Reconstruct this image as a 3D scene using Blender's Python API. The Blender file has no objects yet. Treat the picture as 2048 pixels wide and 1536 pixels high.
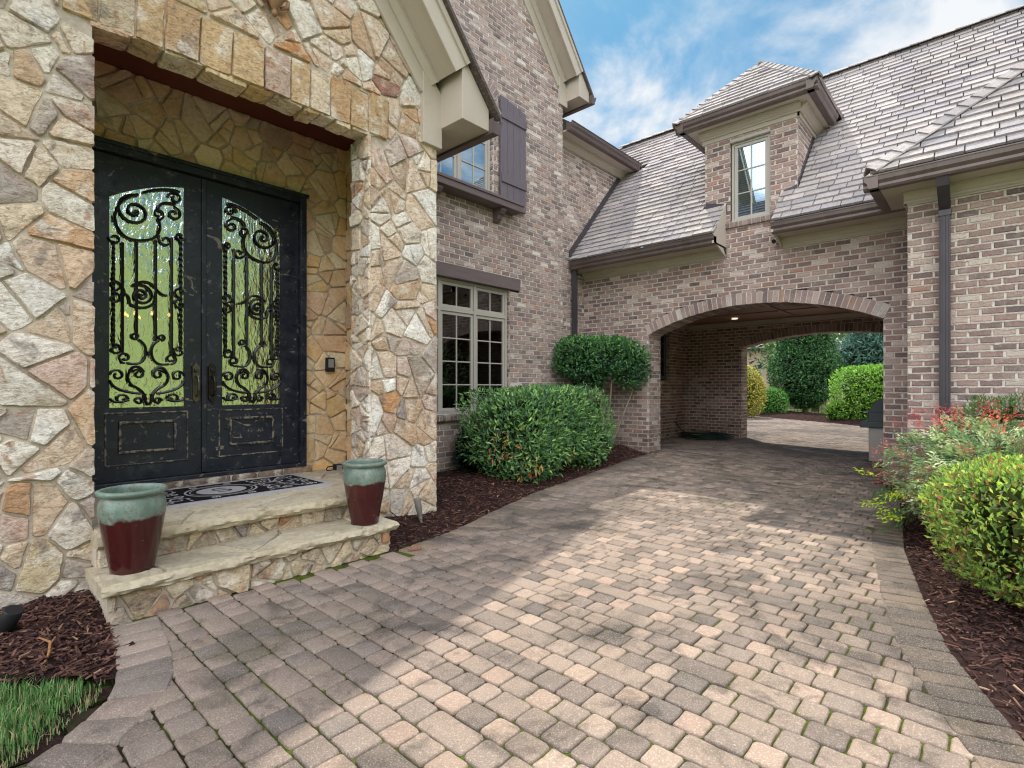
import bpy, bmesh, math, random
import numpy as np
from mathutils import Vector, Matrix, noise
from mathutils.geometry import tessellate_polygon

scene = bpy.context.scene
COL = scene.collection
PI = math.pi

def S(r, g, b):
    def f(c):
        c /= 255.0
        return c / 12.92 if c <= 0.04045 else ((c + 0.055) / 1.055) ** 2.4
    return (f(r), f(g), f(b))

def lerp(a, b, t): return a + (b - a) * t
def mixc(a, b, t): return tuple(lerp(x, y, t) for x, y in zip(a, b))
def mulc(a, k): return tuple(x * k for x in a)
def sm(x, a, b):
    t = min(1, max(0, (x - a) / (b - a)))
    return t * t * (3 - 2 * t)

# ------------------------------------------------------------------ mesh builder
class MB:
    def __init__(self):
        self.v = []; self.f = []; self.c = []; self.m = []
        self.mi = 0
    def face(self, pts, col=(1, 1, 1)):
        n = len(self.v)
        self.v.extend([tuple(p) for p in pts])
        self.f.append(tuple(range(n, n + len(pts))))
        self.c.append(col); self.m.append(self.mi)
    def add(self, verts, faces, col=(1, 1, 1)):
        n = len(self.v)
        self.v.extend([tuple(p) for p in verts])
        for f in faces:
            self.f.append(tuple(i + n for i in f)); self.c.append(col); self.m.append(self.mi)
    def bulk(self, verts, faces, cols):
        n = len(self.v)
        self.v.extend(map(tuple, np.asarray(verts).tolist()))
        self.f.extend(map(tuple, (np.asarray(faces) + n).tolist()))
        self.c.extend(map(tuple, np.asarray(cols).tolist()))
        self.m.extend([self.mi] * len(faces))
    def box(self, x0, x1, y0, y1, z0, z1, col=(1, 1, 1)):
        v = [(x0, y0, z0), (x1, y0, z0), (x1, y1, z0), (x0, y1, z0), (x0, y0, z1), (x1, y0, z1), (x1, y1, z1), (x0, y1, z1)]
        self.add(v, [(0, 3, 2, 1), (4, 5, 6, 7), (0, 1, 5, 4), (1, 2, 6, 5), (2, 3, 7, 6), (3, 0, 4, 7)], col)
    def prism(self, pts, ext, col=(1, 1, 1)):
        """closed polygon of 3D points pushed along ext"""
        n = len(pts); e = Vector(ext)
        v = [tuple(p) for p in pts] + [tuple(Vector(p) + e) for p in pts]
        fs = [(i, (i + 1) % n, n + (i + 1) % n, n + i) for i in range(n)]
        if n == 4:
            fs += [(3, 2, 1, 0), (4, 5, 6, 7)]
        else:
            tr = tessellate_polygon([[Vector(p) for p in pts]])
            fs += [tuple(t) for t in tr] + [tuple(i + n for i in reversed(t)) for t in tr]
        self.add(v, fs, col)
    def run(self, prof, A, B, e1, e2, col=(1, 1, 1)):
        A = Vector(A); e1 = Vector(e1); e2 = Vector(e2)
        self.prism([A + e1 * a + e2 * b for a, b in prof], Vector(B) - A, col)
    def tube(self, pts, r, n=6, col=(1, 1, 1), twist=0.0, cap=True):
        pts = [Vector(p) for p in pts]
        rs = r if isinstance(r, (list, tuple)) else [r] * len(pts)
        ring0 = len(self.v)
        up = Vector((0.31, 0.77, 0.55)); prev = None
        for i, p in enumerate(pts):
            a = pts[max(0, i - 1)]; b = pts[min(len(pts) - 1, i + 1)]
            t = (b - a)
            if t.length < 1e-9: t = Vector((0, 0, 1))
            t.normalize()
            if prev is None:
                s = t.cross(up)
                if s.length < 1e-3: s = t.cross(Vector((1, 0, 0)))
                s.normalize()
            else:
                s = prev - t * prev.dot(t)
                if s.length < 1e-6: s = t.cross(up)
                s.normalize()
            prev = s; w = t.cross(s)
            for k in range(n):
                an = 2 * PI * k / n + twist * i
                self.v.append(tuple(p + (s * math.cos(an) + w * math.sin(an)) * rs[i]))
        for i in range(len(pts) - 1):
            for k in range(n):
                a = ring0 + i * n + k; b = ring0 + i * n + (k + 1) % n
                self.f.append((a, b, b + n, a + n)); self.c.append(col); self.m.append(self.mi)
        if cap:
            self.f.append(tuple(ring0 + k for k in reversed(range(n)))); self.c.append(col); self.m.append(self.mi)
            l0 = ring0 + (len(pts) - 1) * n
            self.f.append(tuple(l0 + k for k in range(n))); self.c.append(col); self.m.append(self.mi)
    def lathe(self, prof, c=(0, 0, 0), n=40, col=(1, 1, 1)):
        base = len(self.v)
        for r, z in prof:
            for k in range(n):
                a = 2 * PI * k / n
                self.v.append((c[0] + r * math.cos(a), c[1] + r * math.sin(a), c[2] + z))
        for i in range(len(prof) - 1):
            for k in range(n):
                a = base + i * n + k; b = base + i * n + (k + 1) % n
                self.f.append((a, b, b + n, a + n)); self.c.append(col); self.m.append(self.mi)
    def build(self, name, mats, parent=None, smooth=False, bevel=0.0, auto=None):
        if not isinstance(mats, (list, tuple)): mats = [mats]
        me = bpy.data.meshes.new(name)
        me.from_pydata(self.v, [], self.f)
        for m in mats: me.materials.append(m)
        n = len(me.polygons)
        tot = np.empty(n, np.int32); me.polygons.foreach_get('loop_total', tot)
        c = np.ones((n, 4), np.float32); c[:, :3] = np.array(self.c, np.float32)[:n]
        at = me.color_attributes.new('Col', 'FLOAT_COLOR', 'CORNER')
        at.data.foreach_set('color', np.repeat(c, tot, axis=0).ravel())
        if len(mats) > 1: me.polygons.foreach_set('material_index', np.array(self.m, np.int32))
        if smooth: me.polygons.foreach_set('use_smooth', np.ones(n, bool))
        me.update()
        o = bpy.data.objects.new(name, me); COL.objects.link(o)
        if parent is not None: attach(o, parent)
        if bevel:
            b = o.modifiers.new('edge', 'BEVEL'); b.width = bevel; b.segments = 2; b.limit_method = 'ANGLE'; b.angle_limit = math.radians(35)
        if smooth and auto:
            try: me.set_sharp_from_angle(angle=math.radians(auto))
            except Exception: pass
        return o

def world_loc(o):
    l = Vector(o.location)
    p = o.parent
    while p is not None:
        l = l + Vector(p.location); p = p.parent
    return l
def attach(o, parent):
    o.parent = parent
    if not parent.get('local'):
        o.matrix_parent_inverse = Matrix.Translation(-root_off(parent))
def root_off(p):
    # meshes of fixed things are written in place, so only the top empty carries an offset
    while p.parent is not None: p = p.parent
    return Vector(p.location) if p.type == 'EMPTY' and not p.get('local') else Vector((0, 0, 0))

def tag(o, label=None, cat=None, group=None, kind=None):
    if label: o['label'] = label
    if cat: o['category'] = cat
    if group: o['group'] = group
    if kind: o['kind'] = kind
    return o
def empty(name, loc, label=None, cat=None, group=None, local=False):
    o = bpy.data.objects.new(name, None); COL.objects.link(o); o.location = loc
    o.empty_display_size = 0.2
    tag(o, label, cat, group)
    if local: LOCAL.add(o.name)
    return o
LOCAL = set()
def attach(o, parent):
    o.parent = parent
    top = parent
    while top.parent is not None: top = top.parent
    if top.type == 'EMPTY' and parent is top and top.name not in LOCAL:
        o.matrix_parent_inverse = Matrix.Translation(-Vector(top.location))

# ------------------------------------------------------------------ materials
def new_mat(name):
    m = bpy.data.materials.new(name); m.use_nodes = True
    nt = m.node_tree; nt.nodes.clear()
    out = nt.nodes.new('ShaderNodeOutputMaterial')
    return m, nt, out
def N(nt, t, **kw):
    n = nt.nodes.new(t)
    for k, v in kw.items():
        if k == 'ins':
            for kk, vv in v.items(): n.inputs[kk].default_value = vv
        else: setattr(n, k, v)
    return n
def noise_fac(nt, co, scale, lo, hi, detail=4, rough=0.55, dist=0.0, stretch=None):
    c = co
    if stretch:
        mp = N(nt, 'ShaderNodeMapping'); mp.inputs['Scale'].default_value = stretch
        nt.links.new(co, mp.inputs['Vector']); c = mp.outputs[0]
    n = N(nt, 'ShaderNodeTexNoise'); n.inputs['Scale'].default_value = scale; n.inputs['Detail'].default_value = detail
    n.inputs['Roughness'].default_value = rough; n.inputs['Distortion'].default_value = dist
    nt.links.new(c, n.inputs['Vector'])
    r = N(nt, 'ShaderNodeMapRange'); r.inputs['From Min'].default_value = lo; r.inputs['From Max'].default_value = hi
    r.interpolation_type = 'SMOOTHSTEP'
    nt.links.new(n.outputs['Fac'], r.inputs['Value'])
    return r.outputs[0], n.outputs['Fac']
def mat(name, col=None, layers=(), dirt=0.0, rough=0.8, spec=0.3, bumps=(), metallic=0.0, translucent=0.0, coat=0.0, rough_var=None):
    """col None: per-face colour attribute. layers: (scale, lo, hi, colour, strength, mode, detail, dist, stretch)"""
    m, nt, out = new_mat(name)
    tc = N(nt, 'ShaderNodeTexCoord'); co = tc.outputs['Object']
    if col is None:
        a = N(nt, 'ShaderNodeAttribute', attribute_name='Col'); c = a.outputs['Color']
    else:
        a = N(nt, 'ShaderNodeRGB'); a.outputs[0].default_value = (*col, 1); c = a.outputs[0]
    for L in layers:
        scale, lo, hi, lc, st = L[:5]
        mode = L[5] if len(L) > 5 and L[5] else 'MIX'
        fac, raw = noise_fac(nt, co, scale, lo, hi, L[6] if len(L) > 6 and L[6] else 4, 0.6, L[7] if len(L) > 7 and L[7] else 0.0, L[8] if len(L) > 8 else None)
        mu = N(nt, 'ShaderNodeMath', operation='MULTIPLY'); mu.inputs[1].default_value = st
        nt.links.new(fac, mu.inputs[0])
        mx = N(nt, 'ShaderNodeMix', data_type='RGBA', blend_type=mode)
        nt.links.new(mu.outputs[0], mx.inputs[0]); nt.links.new(c, mx.inputs[6]); mx.inputs[7].default_value = (*lc, 1)
        c = mx.outputs[2]
    if dirt:   # rain splash and damp close to the ground
        sx = N(nt, 'ShaderNodeSeparateXYZ'); nt.links.new(co, sx.inputs[0])
        _, raw = noise_fac(nt, co, 3.5, 0, 1, 6)
        z2 = N(nt, 'ShaderNodeMath', operation='MULTIPLY_ADD'); z2.inputs[1].default_value = -1.1; nt.links.new(raw, z2.inputs[0]); nt.links.new(sx.outputs[2], z2.inputs[2])
        r = N(nt, 'ShaderNodeMapRange', interpolation_type='SMOOTHSTEP'); r.inputs['From Min'].default_value = .25; r.inputs['From Max'].default_value = -.55; r.inputs['To Max'].default_value = dirt; nt.links.new(z2.outputs[0], r.inputs['Value'])
        mx = N(nt, 'ShaderNodeMix', data_type='RGBA', blend_type='MULTIPLY'); nt.links.new(r.outputs[0], mx.inputs[0]); nt.links.new(c, mx.inputs[6]); mx.inputs[7].default_value = (.52, .50, .46, 1); c = mx.outputs[2]
    b = N(nt, 'ShaderNodeBsdfPrincipled')
    nt.links.new(c, b.inputs['Base Color'])
    b.inputs['Roughness'].default_value = rough; b.inputs['Metallic'].default_value = metallic
    b.inputs['Specular IOR Level'].default_value = spec
    if coat: b.inputs['Coat Weight'].default_value = coat; b.inputs['Coat Roughness'].default_value = 0.08
    if rough_var:
        fac, _ = noise_fac(nt, co, rough_var[0], 0.3, 0.7)
        r = N(nt, 'ShaderNodeMapRange'); r.inputs['To Min'].default_value = rough_var[1]; r.inputs['To Max'].default_value = rough_var[2]
        nt.links.new(fac, r.inputs['Value']); nt.links.new(r.outputs[0], b.inputs['Roughness'])
    nrm = None
    for B in bumps:
        scale, st, dist = B[:3]
        if len(B) > 5 and B[5] == 'V':
            n = N(nt, 'ShaderNodeTexVoronoi'); n.inputs['Scale'].default_value = scale; h = n.outputs['Distance']
            nt.links.new(co, n.inputs['Vector'])
        else:
            _, h = noise_fac(nt, co, scale, 0, 1, B[3] if len(B) > 3 else 5, 0.65, 0.0, B[4] if len(B) > 4 else None)
        bp = N(nt, 'ShaderNodeBump'); bp.inputs['Strength'].default_value = st; bp.inputs['Distance'].default_value = dist
        nt.links.new(h, bp.inputs['Height'])
        if nrm is not None: nt.links.new(nrm, bp.inputs['Normal'])
        nrm = bp.outputs[0]
    if nrm is not None: nt.links.new(nrm, b.inputs['Normal'])
    sh = b.outputs[0]
    if translucent:
        t = N(nt, 'ShaderNodeBsdfTranslucent'); nt.links.new(c, t.inputs[0])
        g = N(nt, 'ShaderNodeGamma')  # thin leaves pass a yellower light
        ms = N(nt, 'ShaderNodeMixShader'); ms.inputs[0].default_value = translucent
        nt.links.new(sh, ms.inputs[1]); nt.links.new(t.outputs[0], ms.inputs[2]); sh = ms.outputs[0]
    nt.links.new(sh, out.inputs[0])
    return m
def glass_mat(name, ior=1.6, base=0.06, tint=(0.9, 0.95, 0.93), ripple=None, rough=0.0, gcol=(1, 1, 1)):
    m, nt, out = new_mat(name)
    tr = N(nt, 'ShaderNodeBsdfTransparent'); tr.inputs[0].default_value = (*tint, 1)
    gl = N(nt, 'ShaderNodeBsdfGlossy'); gl.inputs['Roughness'].default_value = rough; gl.inputs[0].default_value = (*gcol, 1)
    fr = N(nt, 'ShaderNodeFresnel'); fr.inputs['IOR'].default_value = ior
    ad = N(nt, 'ShaderNodeMath', operation='ADD'); ad.inputs[1].default_value = base; ad.use_clamp = True
    nt.links.new(fr.outputs[0], ad.inputs[0])
    ms = N(nt, 'ShaderNodeMixShader'); nt.links.new(ad.outputs[0], ms.inputs[0])
    nt.links.new(tr.outputs[0], ms.inputs[1]); nt.links.new(gl.outputs[0], ms.inputs[2])
    if ripple:
        tc = N(nt, 'ShaderNodeTexCoord')
        nrm = None
        for sc, stf, d, st in ripple:
            _, h = noise_fac(nt, tc.outputs['Object'], sc, 0, 1, 3, 0.5, 0.6, stf)
            bp = N(nt, 'ShaderNodeBump'); bp.inputs['Strength'].default_value = st; bp.inputs['Distance'].default_value = d
            nt.links.new(h, bp.inputs['Height'])
            if nrm is not None: nt.links.new(nrm, bp.inputs['Normal'])
            nrm = bp.outputs[0]
        nt.links.new(nrm, gl.inputs['Normal'])
    nt.links.new(ms.outputs[0], out.inputs[0])
    return m
def emis(name, col, st):
    m, nt, out = new_mat(name)
    e = N(nt, 'ShaderNodeEmission'); e.inputs[0].default_value = (*col, 1); e.inputs[1].default_value = st
    nt.links.new(e.outputs[0], out.inputs[0]); return m

MT = {}
MT['stone'] = mat('stone', None, [
    (2.6, .46, .66, S(206, 172, 138), .34, None, 6, 1.0),
    (4.0, .55, .66, S(118, 110, 108), .62, None, 8, 1.4),
    (5.0, .50, .66, S(246, 240, 230), .62, None, 7, 1.0),
    (8.0, .58, .68, S(176, 112, 66), .55, None, 6, 1.6),
    (34, .44, .60, (0.60, 0.54, 0.49), .5, 'MULTIPLY', 7, .8),
    (11, .565, .60, (0.42, 0.36, 0.31), .55, 'MULTIPLY', 5, 2.8, (1, 1, 2.6))], rough=.88, spec=.2,
    bumps=[(5, .45, .016, 8, (1, 1, 2.2)), (22, 1.0, .014, 8, (1, 1, 1.8)), (110, .8, .004, 4)])
MT['recess_stone'] = mat('recess_stone', None, [  # lighter copy of the stone, making up for dim light in the recess
    (2.6, .46, .66, S(226, 186, 130), .34, None, 6, 1.0), (4.0, .60, .68, S(150, 132, 116), .5, None, 8, 1.4),
    (5.0, .50, .66, S(250, 238, 214), .5, None, 7, 1.0), (34, .44, .60, (0.74, 0.69, 0.63), .5, 'MULTIPLY', 7, .8)], rough=.88, spec=.2,
    bumps=[(5, .4, .014, 8, (1, 1, 2.2)), (22, .9, .012, 8, (1, 1, 1.8))])
MT['stone_mortar'] = mat('stone_mortar', S(206, 195, 180), [(6, .4, .7, S(160, 148, 132), .6), (40, .4, .7, (.6, .58, .55), .5, 'MULTIPLY')], rough=.95, spec=.1, bumps=[(60, .8, .006), (12, .4, .01)])
MT['sandstone'] = mat('sandstone', None, [
    (2.0, .42, .7, S(176, 160, 132), .5, None, 5, .5), (5.5, .55, .75, S(136, 126, 110), .55, None, 5, 1),
    (30, .4, .65, (.62, .6, .56), .5, 'MULTIPLY', 5)], rough=.85, spec=.25, bumps=[(9, .5, .012, 6), (60, .6, .004, 5)])
MT['brick'] = mat('brick', None, [
    (4.2, .48, .70, S(204, 192, 184), .36, None, 5, .6),
    (11, .57, .72, S(112, 96, 92), .36, None, 6, .8),
    (26, .58, .74, S(214, 204, 194), .42, None, 5, .6),
    (.8, .46, .66, (.84, .81, .79), .6, 'MULTIPLY', 5, .4), (90, .4, .65, (.55, .5, .48), .5, 'MULTIPLY', 4)], dirt=.6, rough=.9, spec=.18, bumps=[(35, .7, .010, 5), (150, .6, .003, 4)])
MT['brick_mortar'] = mat('brick_mortar', S(228, 221, 213), dirt=.6, layers=[(.8, .46, .66, (.86, .84, .82), .6, 'MULTIPLY', 5, .4), (5, .45, .7, S(190, 181, 173), .5), (60, .35, .6, (.7, .68, .66), .6, 'MULTIPLY')], rough=.95, spec=.1, bumps=[(70, .8, .006)])
MT['slate'] = mat('slate', None, [
    (1.4, .42, .7, (.80, .78, .77), .6, 'MULTIPLY', 5, .5), (22, .45, .7, S(140, 131, 128), .5, None, 6, 0, (1, 1, 3)), (5, .60, .72, S(122, 116, 112), .5, None, 6, .5),
    (110, .4, .65, (.68, .68, .69), .6, 'MULTIPLY', 4)], rough=.85, spec=.2, bumps=[(30, .8, .008, 6, (1, 1, 2)), (140, .5, .002)])
MT['trim'] = mat('trim', S(192, 182, 170), [(3, .4, .7, (.88, .87, .85), .5, 'MULTIPLY'), (40, .5, .7, (.9, .89, .88), .4, 'MULTIPLY')], rough=.5, spec=.35, bumps=[(80, .12, .002)])
MT['frame'] = mat('window_frame_paint', S(180, 175, 167), [(6, .4, .7, (.9, .9, .9), .5, 'MULTIPLY')], rough=.45, spec=.4)
MT['gutter'] = mat('gutter_metal', S(108, 95, 92), [(3, .4, .7, (.7, .68, .68), .6, 'MULTIPLY'), (9, .5, .64, (.72, .70, .70), .5, 'MULTIPLY', 5, 0, (1, 1, .12)), (14, .58, .72, S(120, 110, 100), .35)], rough=.38, spec=.5, metallic=.25, bumps=[(9, .1, .004)])
MT['downspout'] = mat('downspout_metal', S(76, 72, 78), [(4, .4, .7, (.75, .74, .76), .6, 'MULTIPLY')], rough=.42, spec=.45, metallic=.2)
MT['timber'] = mat('stained_timber', S(112, 100, 102), [(3.5, .4, .7, (.72, .68, .68), .6, 'MULTIPLY', 4, 0, (1, 1, 12)), (2, .35, .7, S(112, 98, 96), .4)], rough=.6, spec=.3, bumps=[(16, .35, .005, 5, (1, 4, 10))])
MT['shutter'] = mat('shutter_paint', S(112, 104, 112), [(4, .4, .7, (.72, .70, .70), .6, 'MULTIPLY', 4, 0, (10, 1, 1))], rough=.6, spec=.3, bumps=[(20, .35, .004, 5, (8, 1, 1))])
MT['iron_door'] = mat('iron_door_paint', S(30, 35, 48), [(6, .52, .66, S(58, 64, 74), .55, None, 6, .6), (5.5, .635, .66, S(150, 138, 126), .7, None, 9, 1.5, (1, 1, 1.6)), (24, .62, .66, S(140, 130, 120), .45, None, 6, 1)], rough=.36, spec=.5, bumps=[(40, .15, .003)], rough_var=(9, .25, .55))
MT['worn_edge'] = mat('worn_moulding', S(44, 46, 52), [(18, .47, .58, S(150, 138, 126), .75, None, 6, 1)], rough=.45, spec=.5)
MT['iron'] = mat('wrought_iron', S(24, 25, 28), [(20, .55, .7, S(74, 70, 66), .5, None, 5)], rough=.35, spec=.55, metallic=.3, bumps=[(60, .3, .003)])
MT['bronze'] = mat('aged_bronze', S(104, 98, 86), [(20, .45, .7, S(60, 54, 46), .7)], rough=.38, metallic=.7)
MT['darkbronze'] = mat('dark_bronze', S(50, 48, 46), [(20, .45, .7, S(84, 78, 70), .5)], rough=.38, metallic=.6)
MT['ceiling'] = mat('porch_ceiling', S(110, 58, 48), [(3, .4, .7, (.7, .68, .66), .5, 'MULTIPLY')], rough=.6)
MT['passage_ceiling'] = mat('passage_ceiling', S(150, 118, 104), [(2, .4, .7, (.85, .84, .83), .5, 'MULTIPLY')], rough=.6)
MT['paver'] = mat('paver', None, [
    (.55, .47, .63, S(104, 98, 92), .66, None, 8, .9), (2.2, .51, .66, S(86, 82, 79), .66, None, 7, 1.0), (7, .52, .70, S(96, 90, 84), .5, None, 6, .8),
    (1.3, .57, .70, S(92, 94, 64), .42, None, 6, .8), (210, .54, .66, S(212, 204, 194), .45, None, 2), (150, .34, .47, (.48, .45, .43), .55, 'MULTIPLY', 2),
    (60, .3, .5, (.66, .63, .60), .4, 'MULTIPLY', 5)], rough=.9, spec=.2, bumps=[(150, .9, .006, 3), (24, .6, .008, 6)])
MT['flag_mortar'] = mat('flag_mortar', S(214, 208, 196), [(8, .4, .7, S(180, 172, 156), .6), (60, .4, .7, (.8, .78, .76), .5, 'MULTIPLY')], rough=.95, spec=.1, bumps=[(60, .6, .004)])
MT['joint'] = mat('paver_joint', S(58, 51, 43), [(1.6, .40, .58, S(92, 108, 36), .9, None, 6), (20, .4, .65, S(48, 42, 36), .6)], rough=.97, spec=.05, bumps=[(90, .9, .01)])
MT['soil'] = mat('mulch_soil', S(66, 50, 48), [(14, .4, .7, S(38, 28, 28), .7)], rough=.97, spec=.05, bumps=[(40, 1, .03)])
MT['chip'] = mat('mulch_chip', None, [(60, .4, .7, (.5, .46, .45), .6, 'MULTIPLY')], rough=.9, spec=.15)
MT['leaf'] = mat('leaf', None, [], rough=.34, spec=.55, translucent=.25)
MT['leaf_soft'] = mat('soft_leaf', None, [], rough=.55, spec=.35, translucent=.3)
MT['grass'] = mat('grass_blade', None, [], rough=.55, spec=.3, translucent=.3)
MT['lawn'] = mat('lawn_ground', S(120, 134, 84), [(.35, .42, .62, S(146, 156, 104), .6), (1.4, .5, .66, S(88, 108, 62), .5), (9, .4, .65, S(84, 104, 58), .5)], rough=.95, spec=.1, bumps=[(60, .8, .03)])
MT['bark'] = mat('bark', S(118, 98, 80), [(14, .4, .65, S(70, 56, 46), .6, None, 5, 0, (1, 1, .3))], rough=.9, bumps=[(30, .7, .012, 5, (1, 1, .3))])
MT['palebark'] = mat('pale_bark', S(150, 138, 122), [(12, .4, .65, S(104, 92, 80), .6)], rough=.85, bumps=[(30, .5, .006)])
MT['room'] = mat('room_wall', S(74, 62, 54), [(1, .4, .6, (.8, .78, .76), .5, 'MULTIPLY')], rough=.9)
MT['blind'] = mat('blind', S(206, 206, 204), [(5, .4, .6, (.92, .92, .92), .5, 'MULTIPLY')], rough=.6)
MT['pane'] = glass_mat('window_pane', 1.75, .04)
MT['sky_pane'] = glass_mat('upper_pane', 2.0, .46, gcol=(.70, .88, 1.0))
MT['door_glass'] = glass_mat('rippled_glass', 2.0, .74, tint=(.85, .9, .82), ripple=[(34, (1, 1, .34), .02, .40), (10, (1, 1, .5), .03, .22)], rough=.04, gcol=(.96, 1, .86))
MT['black_plastic'] = mat('black_plastic', S(38, 39, 42), [(20, .4, .7, (.8, .8, .8), .4, 'MULTIPLY')], rough=.45)
MT['grey_plastic'] = mat('grey_plastic', S(128, 122, 116), [(20, .4, .7, (.75, .74, .73), .5, 'MULTIPLY')], rough=.55)
MT['screen'] = mat('grey_screen', S(150, 154, 156), [(3, .4, .6, (.9, .9, .9), .4, 'MULTIPLY')], rough=.2)
MT['white_plastic'] = mat('white_plastic', S(212, 210, 204), [(9, .4, .6, (.92, .92, .92), .4, 'MULTIPLY')], rough=.45)
MT['grill_cover'] = mat('grill_enamel', S(66, 74, 76), [(5, .4, .7, (.75, .76, .76), .5, 'MULTIPLY')], rough=.5, spec=.4)
MT['grill_steel'] = mat('grill_steel', S(150, 146, 142), [(6, .4, .7, (.8, .8, .8), .5, 'MULTIPLY')], rough=.4, metallic=.5)
MT['hose'] = mat('hose_rubber', S(34, 54, 46), [(30, .4, .7, (.7, .7, .7), .5, 'MULTIPLY')], rough=.4)
MT['terracotta'] = mat('carved_terracotta', S(160, 126, 98), [(20, .4, .7, S(120, 90, 68), .6)], rough=.85, bumps=[(60, .5, .004)])
MT['lamp'] = emis('lit_lamp', (1, .86, .66), 2.2)
MT['bulb'] = emis('chandelier_bulb', (1, .50, .16), 9)
SUN_E = 3.2; SKY_E = 0.14; CLOUD_OFF = (0.0, 0.0, 0.0); SKY_TINT = (1, 1, 1); CLOUD_COL = (6.2, 6.4, 6.6)
SUN_E = 5.0; SKY_E = 0.15; CLOUD_COL = (6.1, 6.3, 6.5); SKY_TINT = (.38, .74, .80); FILL_BANK = (25.0, 25.0, 25.6); CLOUD_OFF = (.6, .35, 0)
# ------------------------------------------------------------------ masonry
COURSE = 0.0677; BL = 0.157; MJ = 0.0145
BRICKS = [(S(171, 149, 145), 5), (S(159, 139, 137), 4), (S(184, 164, 158), 4), (S(146, 130, 129), 3), (S(196, 179, 173), 2.4), (S(130, 117, 118), 1.4), (S(182, 150, 137), .9), (S(215, 206, 200), 1.6)]
def pick(rng, pal):
    t = rng.random() * sum(w for _, w in pal)
    for c, w in pal:
        t -= w
        if t <= 0: return c
    return pal[-1][0]
class Wall:
    def __init__(self, O, U, Nn, V=(0, 0, 1)):
        self.O = Vector(O); self.U = Vector(U); self.N = Vector(Nn); self.V = Vector(V)
    def p(self, u, z, d=0.0):
        return self.O + self.U * u + self.V * z + self.N * d
def sub_intervals(a, b, holes):
    segs = [(a, b)]
    for h0, h1 in holes:
        ns = []
        for s0, s1 in segs:
            if h1 <= s0 or h0 >= s1: ns.append((s0, s1)); continue
            if h0 > s0: ns.append((s0, h0))
            if h1 < s1: ns.append((h1, s1))
        segs = ns
    return [s for s in segs if s[1] - s[0] > 0.004]
def brick_block(mb, w, a, b, z0, z1, rng, col, proud=0.008):
    j = lambda s: rng.uniform(-s, s)
    e = .006; s = .0022
    d = proud + j(.003)
    ins = [(a + e + j(s), z0 + e + j(s)), (b - e + j(s), z0 + e + j(s)), (b - e + j(s), z1 - e + j(s)), (a + e + j(s), z1 - e + j(s))]
    base = [(a, z0), (b, z0), (b, z1), (a, z1)]
    tw = j(.0015)
    v = [w.p(u, z, -.002) for u, z in base] + [w.p(u, z, d + (tw if i % 2 else -tw)) for i, (u, z) in enumerate(ins)]
    mb.add(v, [(4, 5, 6, 7), (0, 1, 5, 4), (1, 2, 6, 5), (2, 3, 7, 6), (3, 0, 4, 7)], col)
def brick_wall(mb, w, u0, u1, z0, z1, holes=lambda z: [], seed=1, ooze=1.0, step=.028, pal=BRICKS, tint=(1, 1, 1)):
    """mb: material 0 brick, 1 mortar"""
    rng = random.Random(seed)
    n0 = int(math.floor(z0 / COURSE)); n1 = int(math.ceil(z1 / COURSE))
    for k in range(n0, n1):
        za = max(z0, k * COURSE); zb = min(z1, (k + 1) * COURSE)
        if zb - za < .012: continue
        zc = (za + zb) / 2
        hs = holes(zc)
        segs = sub_intervals(u0, u1, hs)
        mb.mi = 1
        for a, b in segs:
            mb.face([w.p(a, za), w.p(b, za), w.p(b, zb), w.p(a, zb)])
        mb.mi = 0
        off = (BL + MJ) * (.5 if k % 2 else 0) + rng.uniform(-.012, .012)
        i0 = int(math.floor((u0 - off) / (BL + MJ))) - 1; i1 = int(math.ceil((u1 - off) / (BL + MJ))) + 1
        for i in range(i0, i1):
            a = off + i * (BL + MJ) + rng.uniform(-.003, .003); b = a + BL
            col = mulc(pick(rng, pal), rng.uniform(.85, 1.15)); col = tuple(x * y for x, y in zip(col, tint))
            for s0, s1 in segs:
                aa = max(a, s0); bb = min(b, s1)
                if bb - aa > .022: brick_block(mb, w, aa, bb, za + MJ / 2, zb - MJ / 2, rng, col)
        # squeezed mortar along the bed joint and in some head joints
        if ooze and k > n0:
            mb.mi = 1
            for a, b in segs:
                n = max(1, int((b - a) / step)); prev = None; base = len(mb.v)
                for q in range(n + 1):
                    u = a + (b - a) * q / n
                    r = noise.noise((u * 16 + seed * 7.1, k * 3.7, 0)); r2 = noise.noise((u * 45 + seed, k * 5.3, 3))
                    pr = .0075 + ooze * max(0, .0075 * (r + .25) + .005 * r2)
                    dn = .0055 + ooze * max(0, .010 * (r + .1) + .005 * r2)
                    mb.v += [tuple(w.p(u, za + .0058, .002)), tuple(w.p(u, za + .0025 + .002 * r2, pr)), tuple(w.p(u, za - dn, pr * .72)), tuple(w.p(u, za - dn - .003, 0))]
                for q in range(n):
                    for t in range(3):
                        i = base + q * 4 + t
                        mb.f.append((i, i + 1, i + 5, i + 4)); mb.c.append((1, 1, 1)); mb.m.append(1)
    mb.mi = 0
def rowlock(mb, w, u0, u1, z, h, out, seed=3, wid=.052, slope=.012):
    """a course of bricks on edge: a sill"""
    rng = random.Random(seed); u = u0
    while u < u1 - .02:
        b = min(u1, u + wid)
        col = mulc(pick(rng, BRICKS), rng.uniform(.6, .85))
        o = out + rng.uniform(-.004, .004)
        pts = [(0, 0), (o - .006, 0), (o, .008), (o, h - slope - .006), (o - .008, h - slope), (0, h)]
        mb.mi = 0
        mb.prism([w.p(u + .003, z + zz, d) for d, zz in pts], w.U * (b - u - .003), col)
        mb.mi = 1
        mb.prism([w.p(u - .004, z + zz * .96 + .001, d * .93) for d, zz in pts], w.U * .0075)
        u = b + .007
    mb.mi = 0
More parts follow.
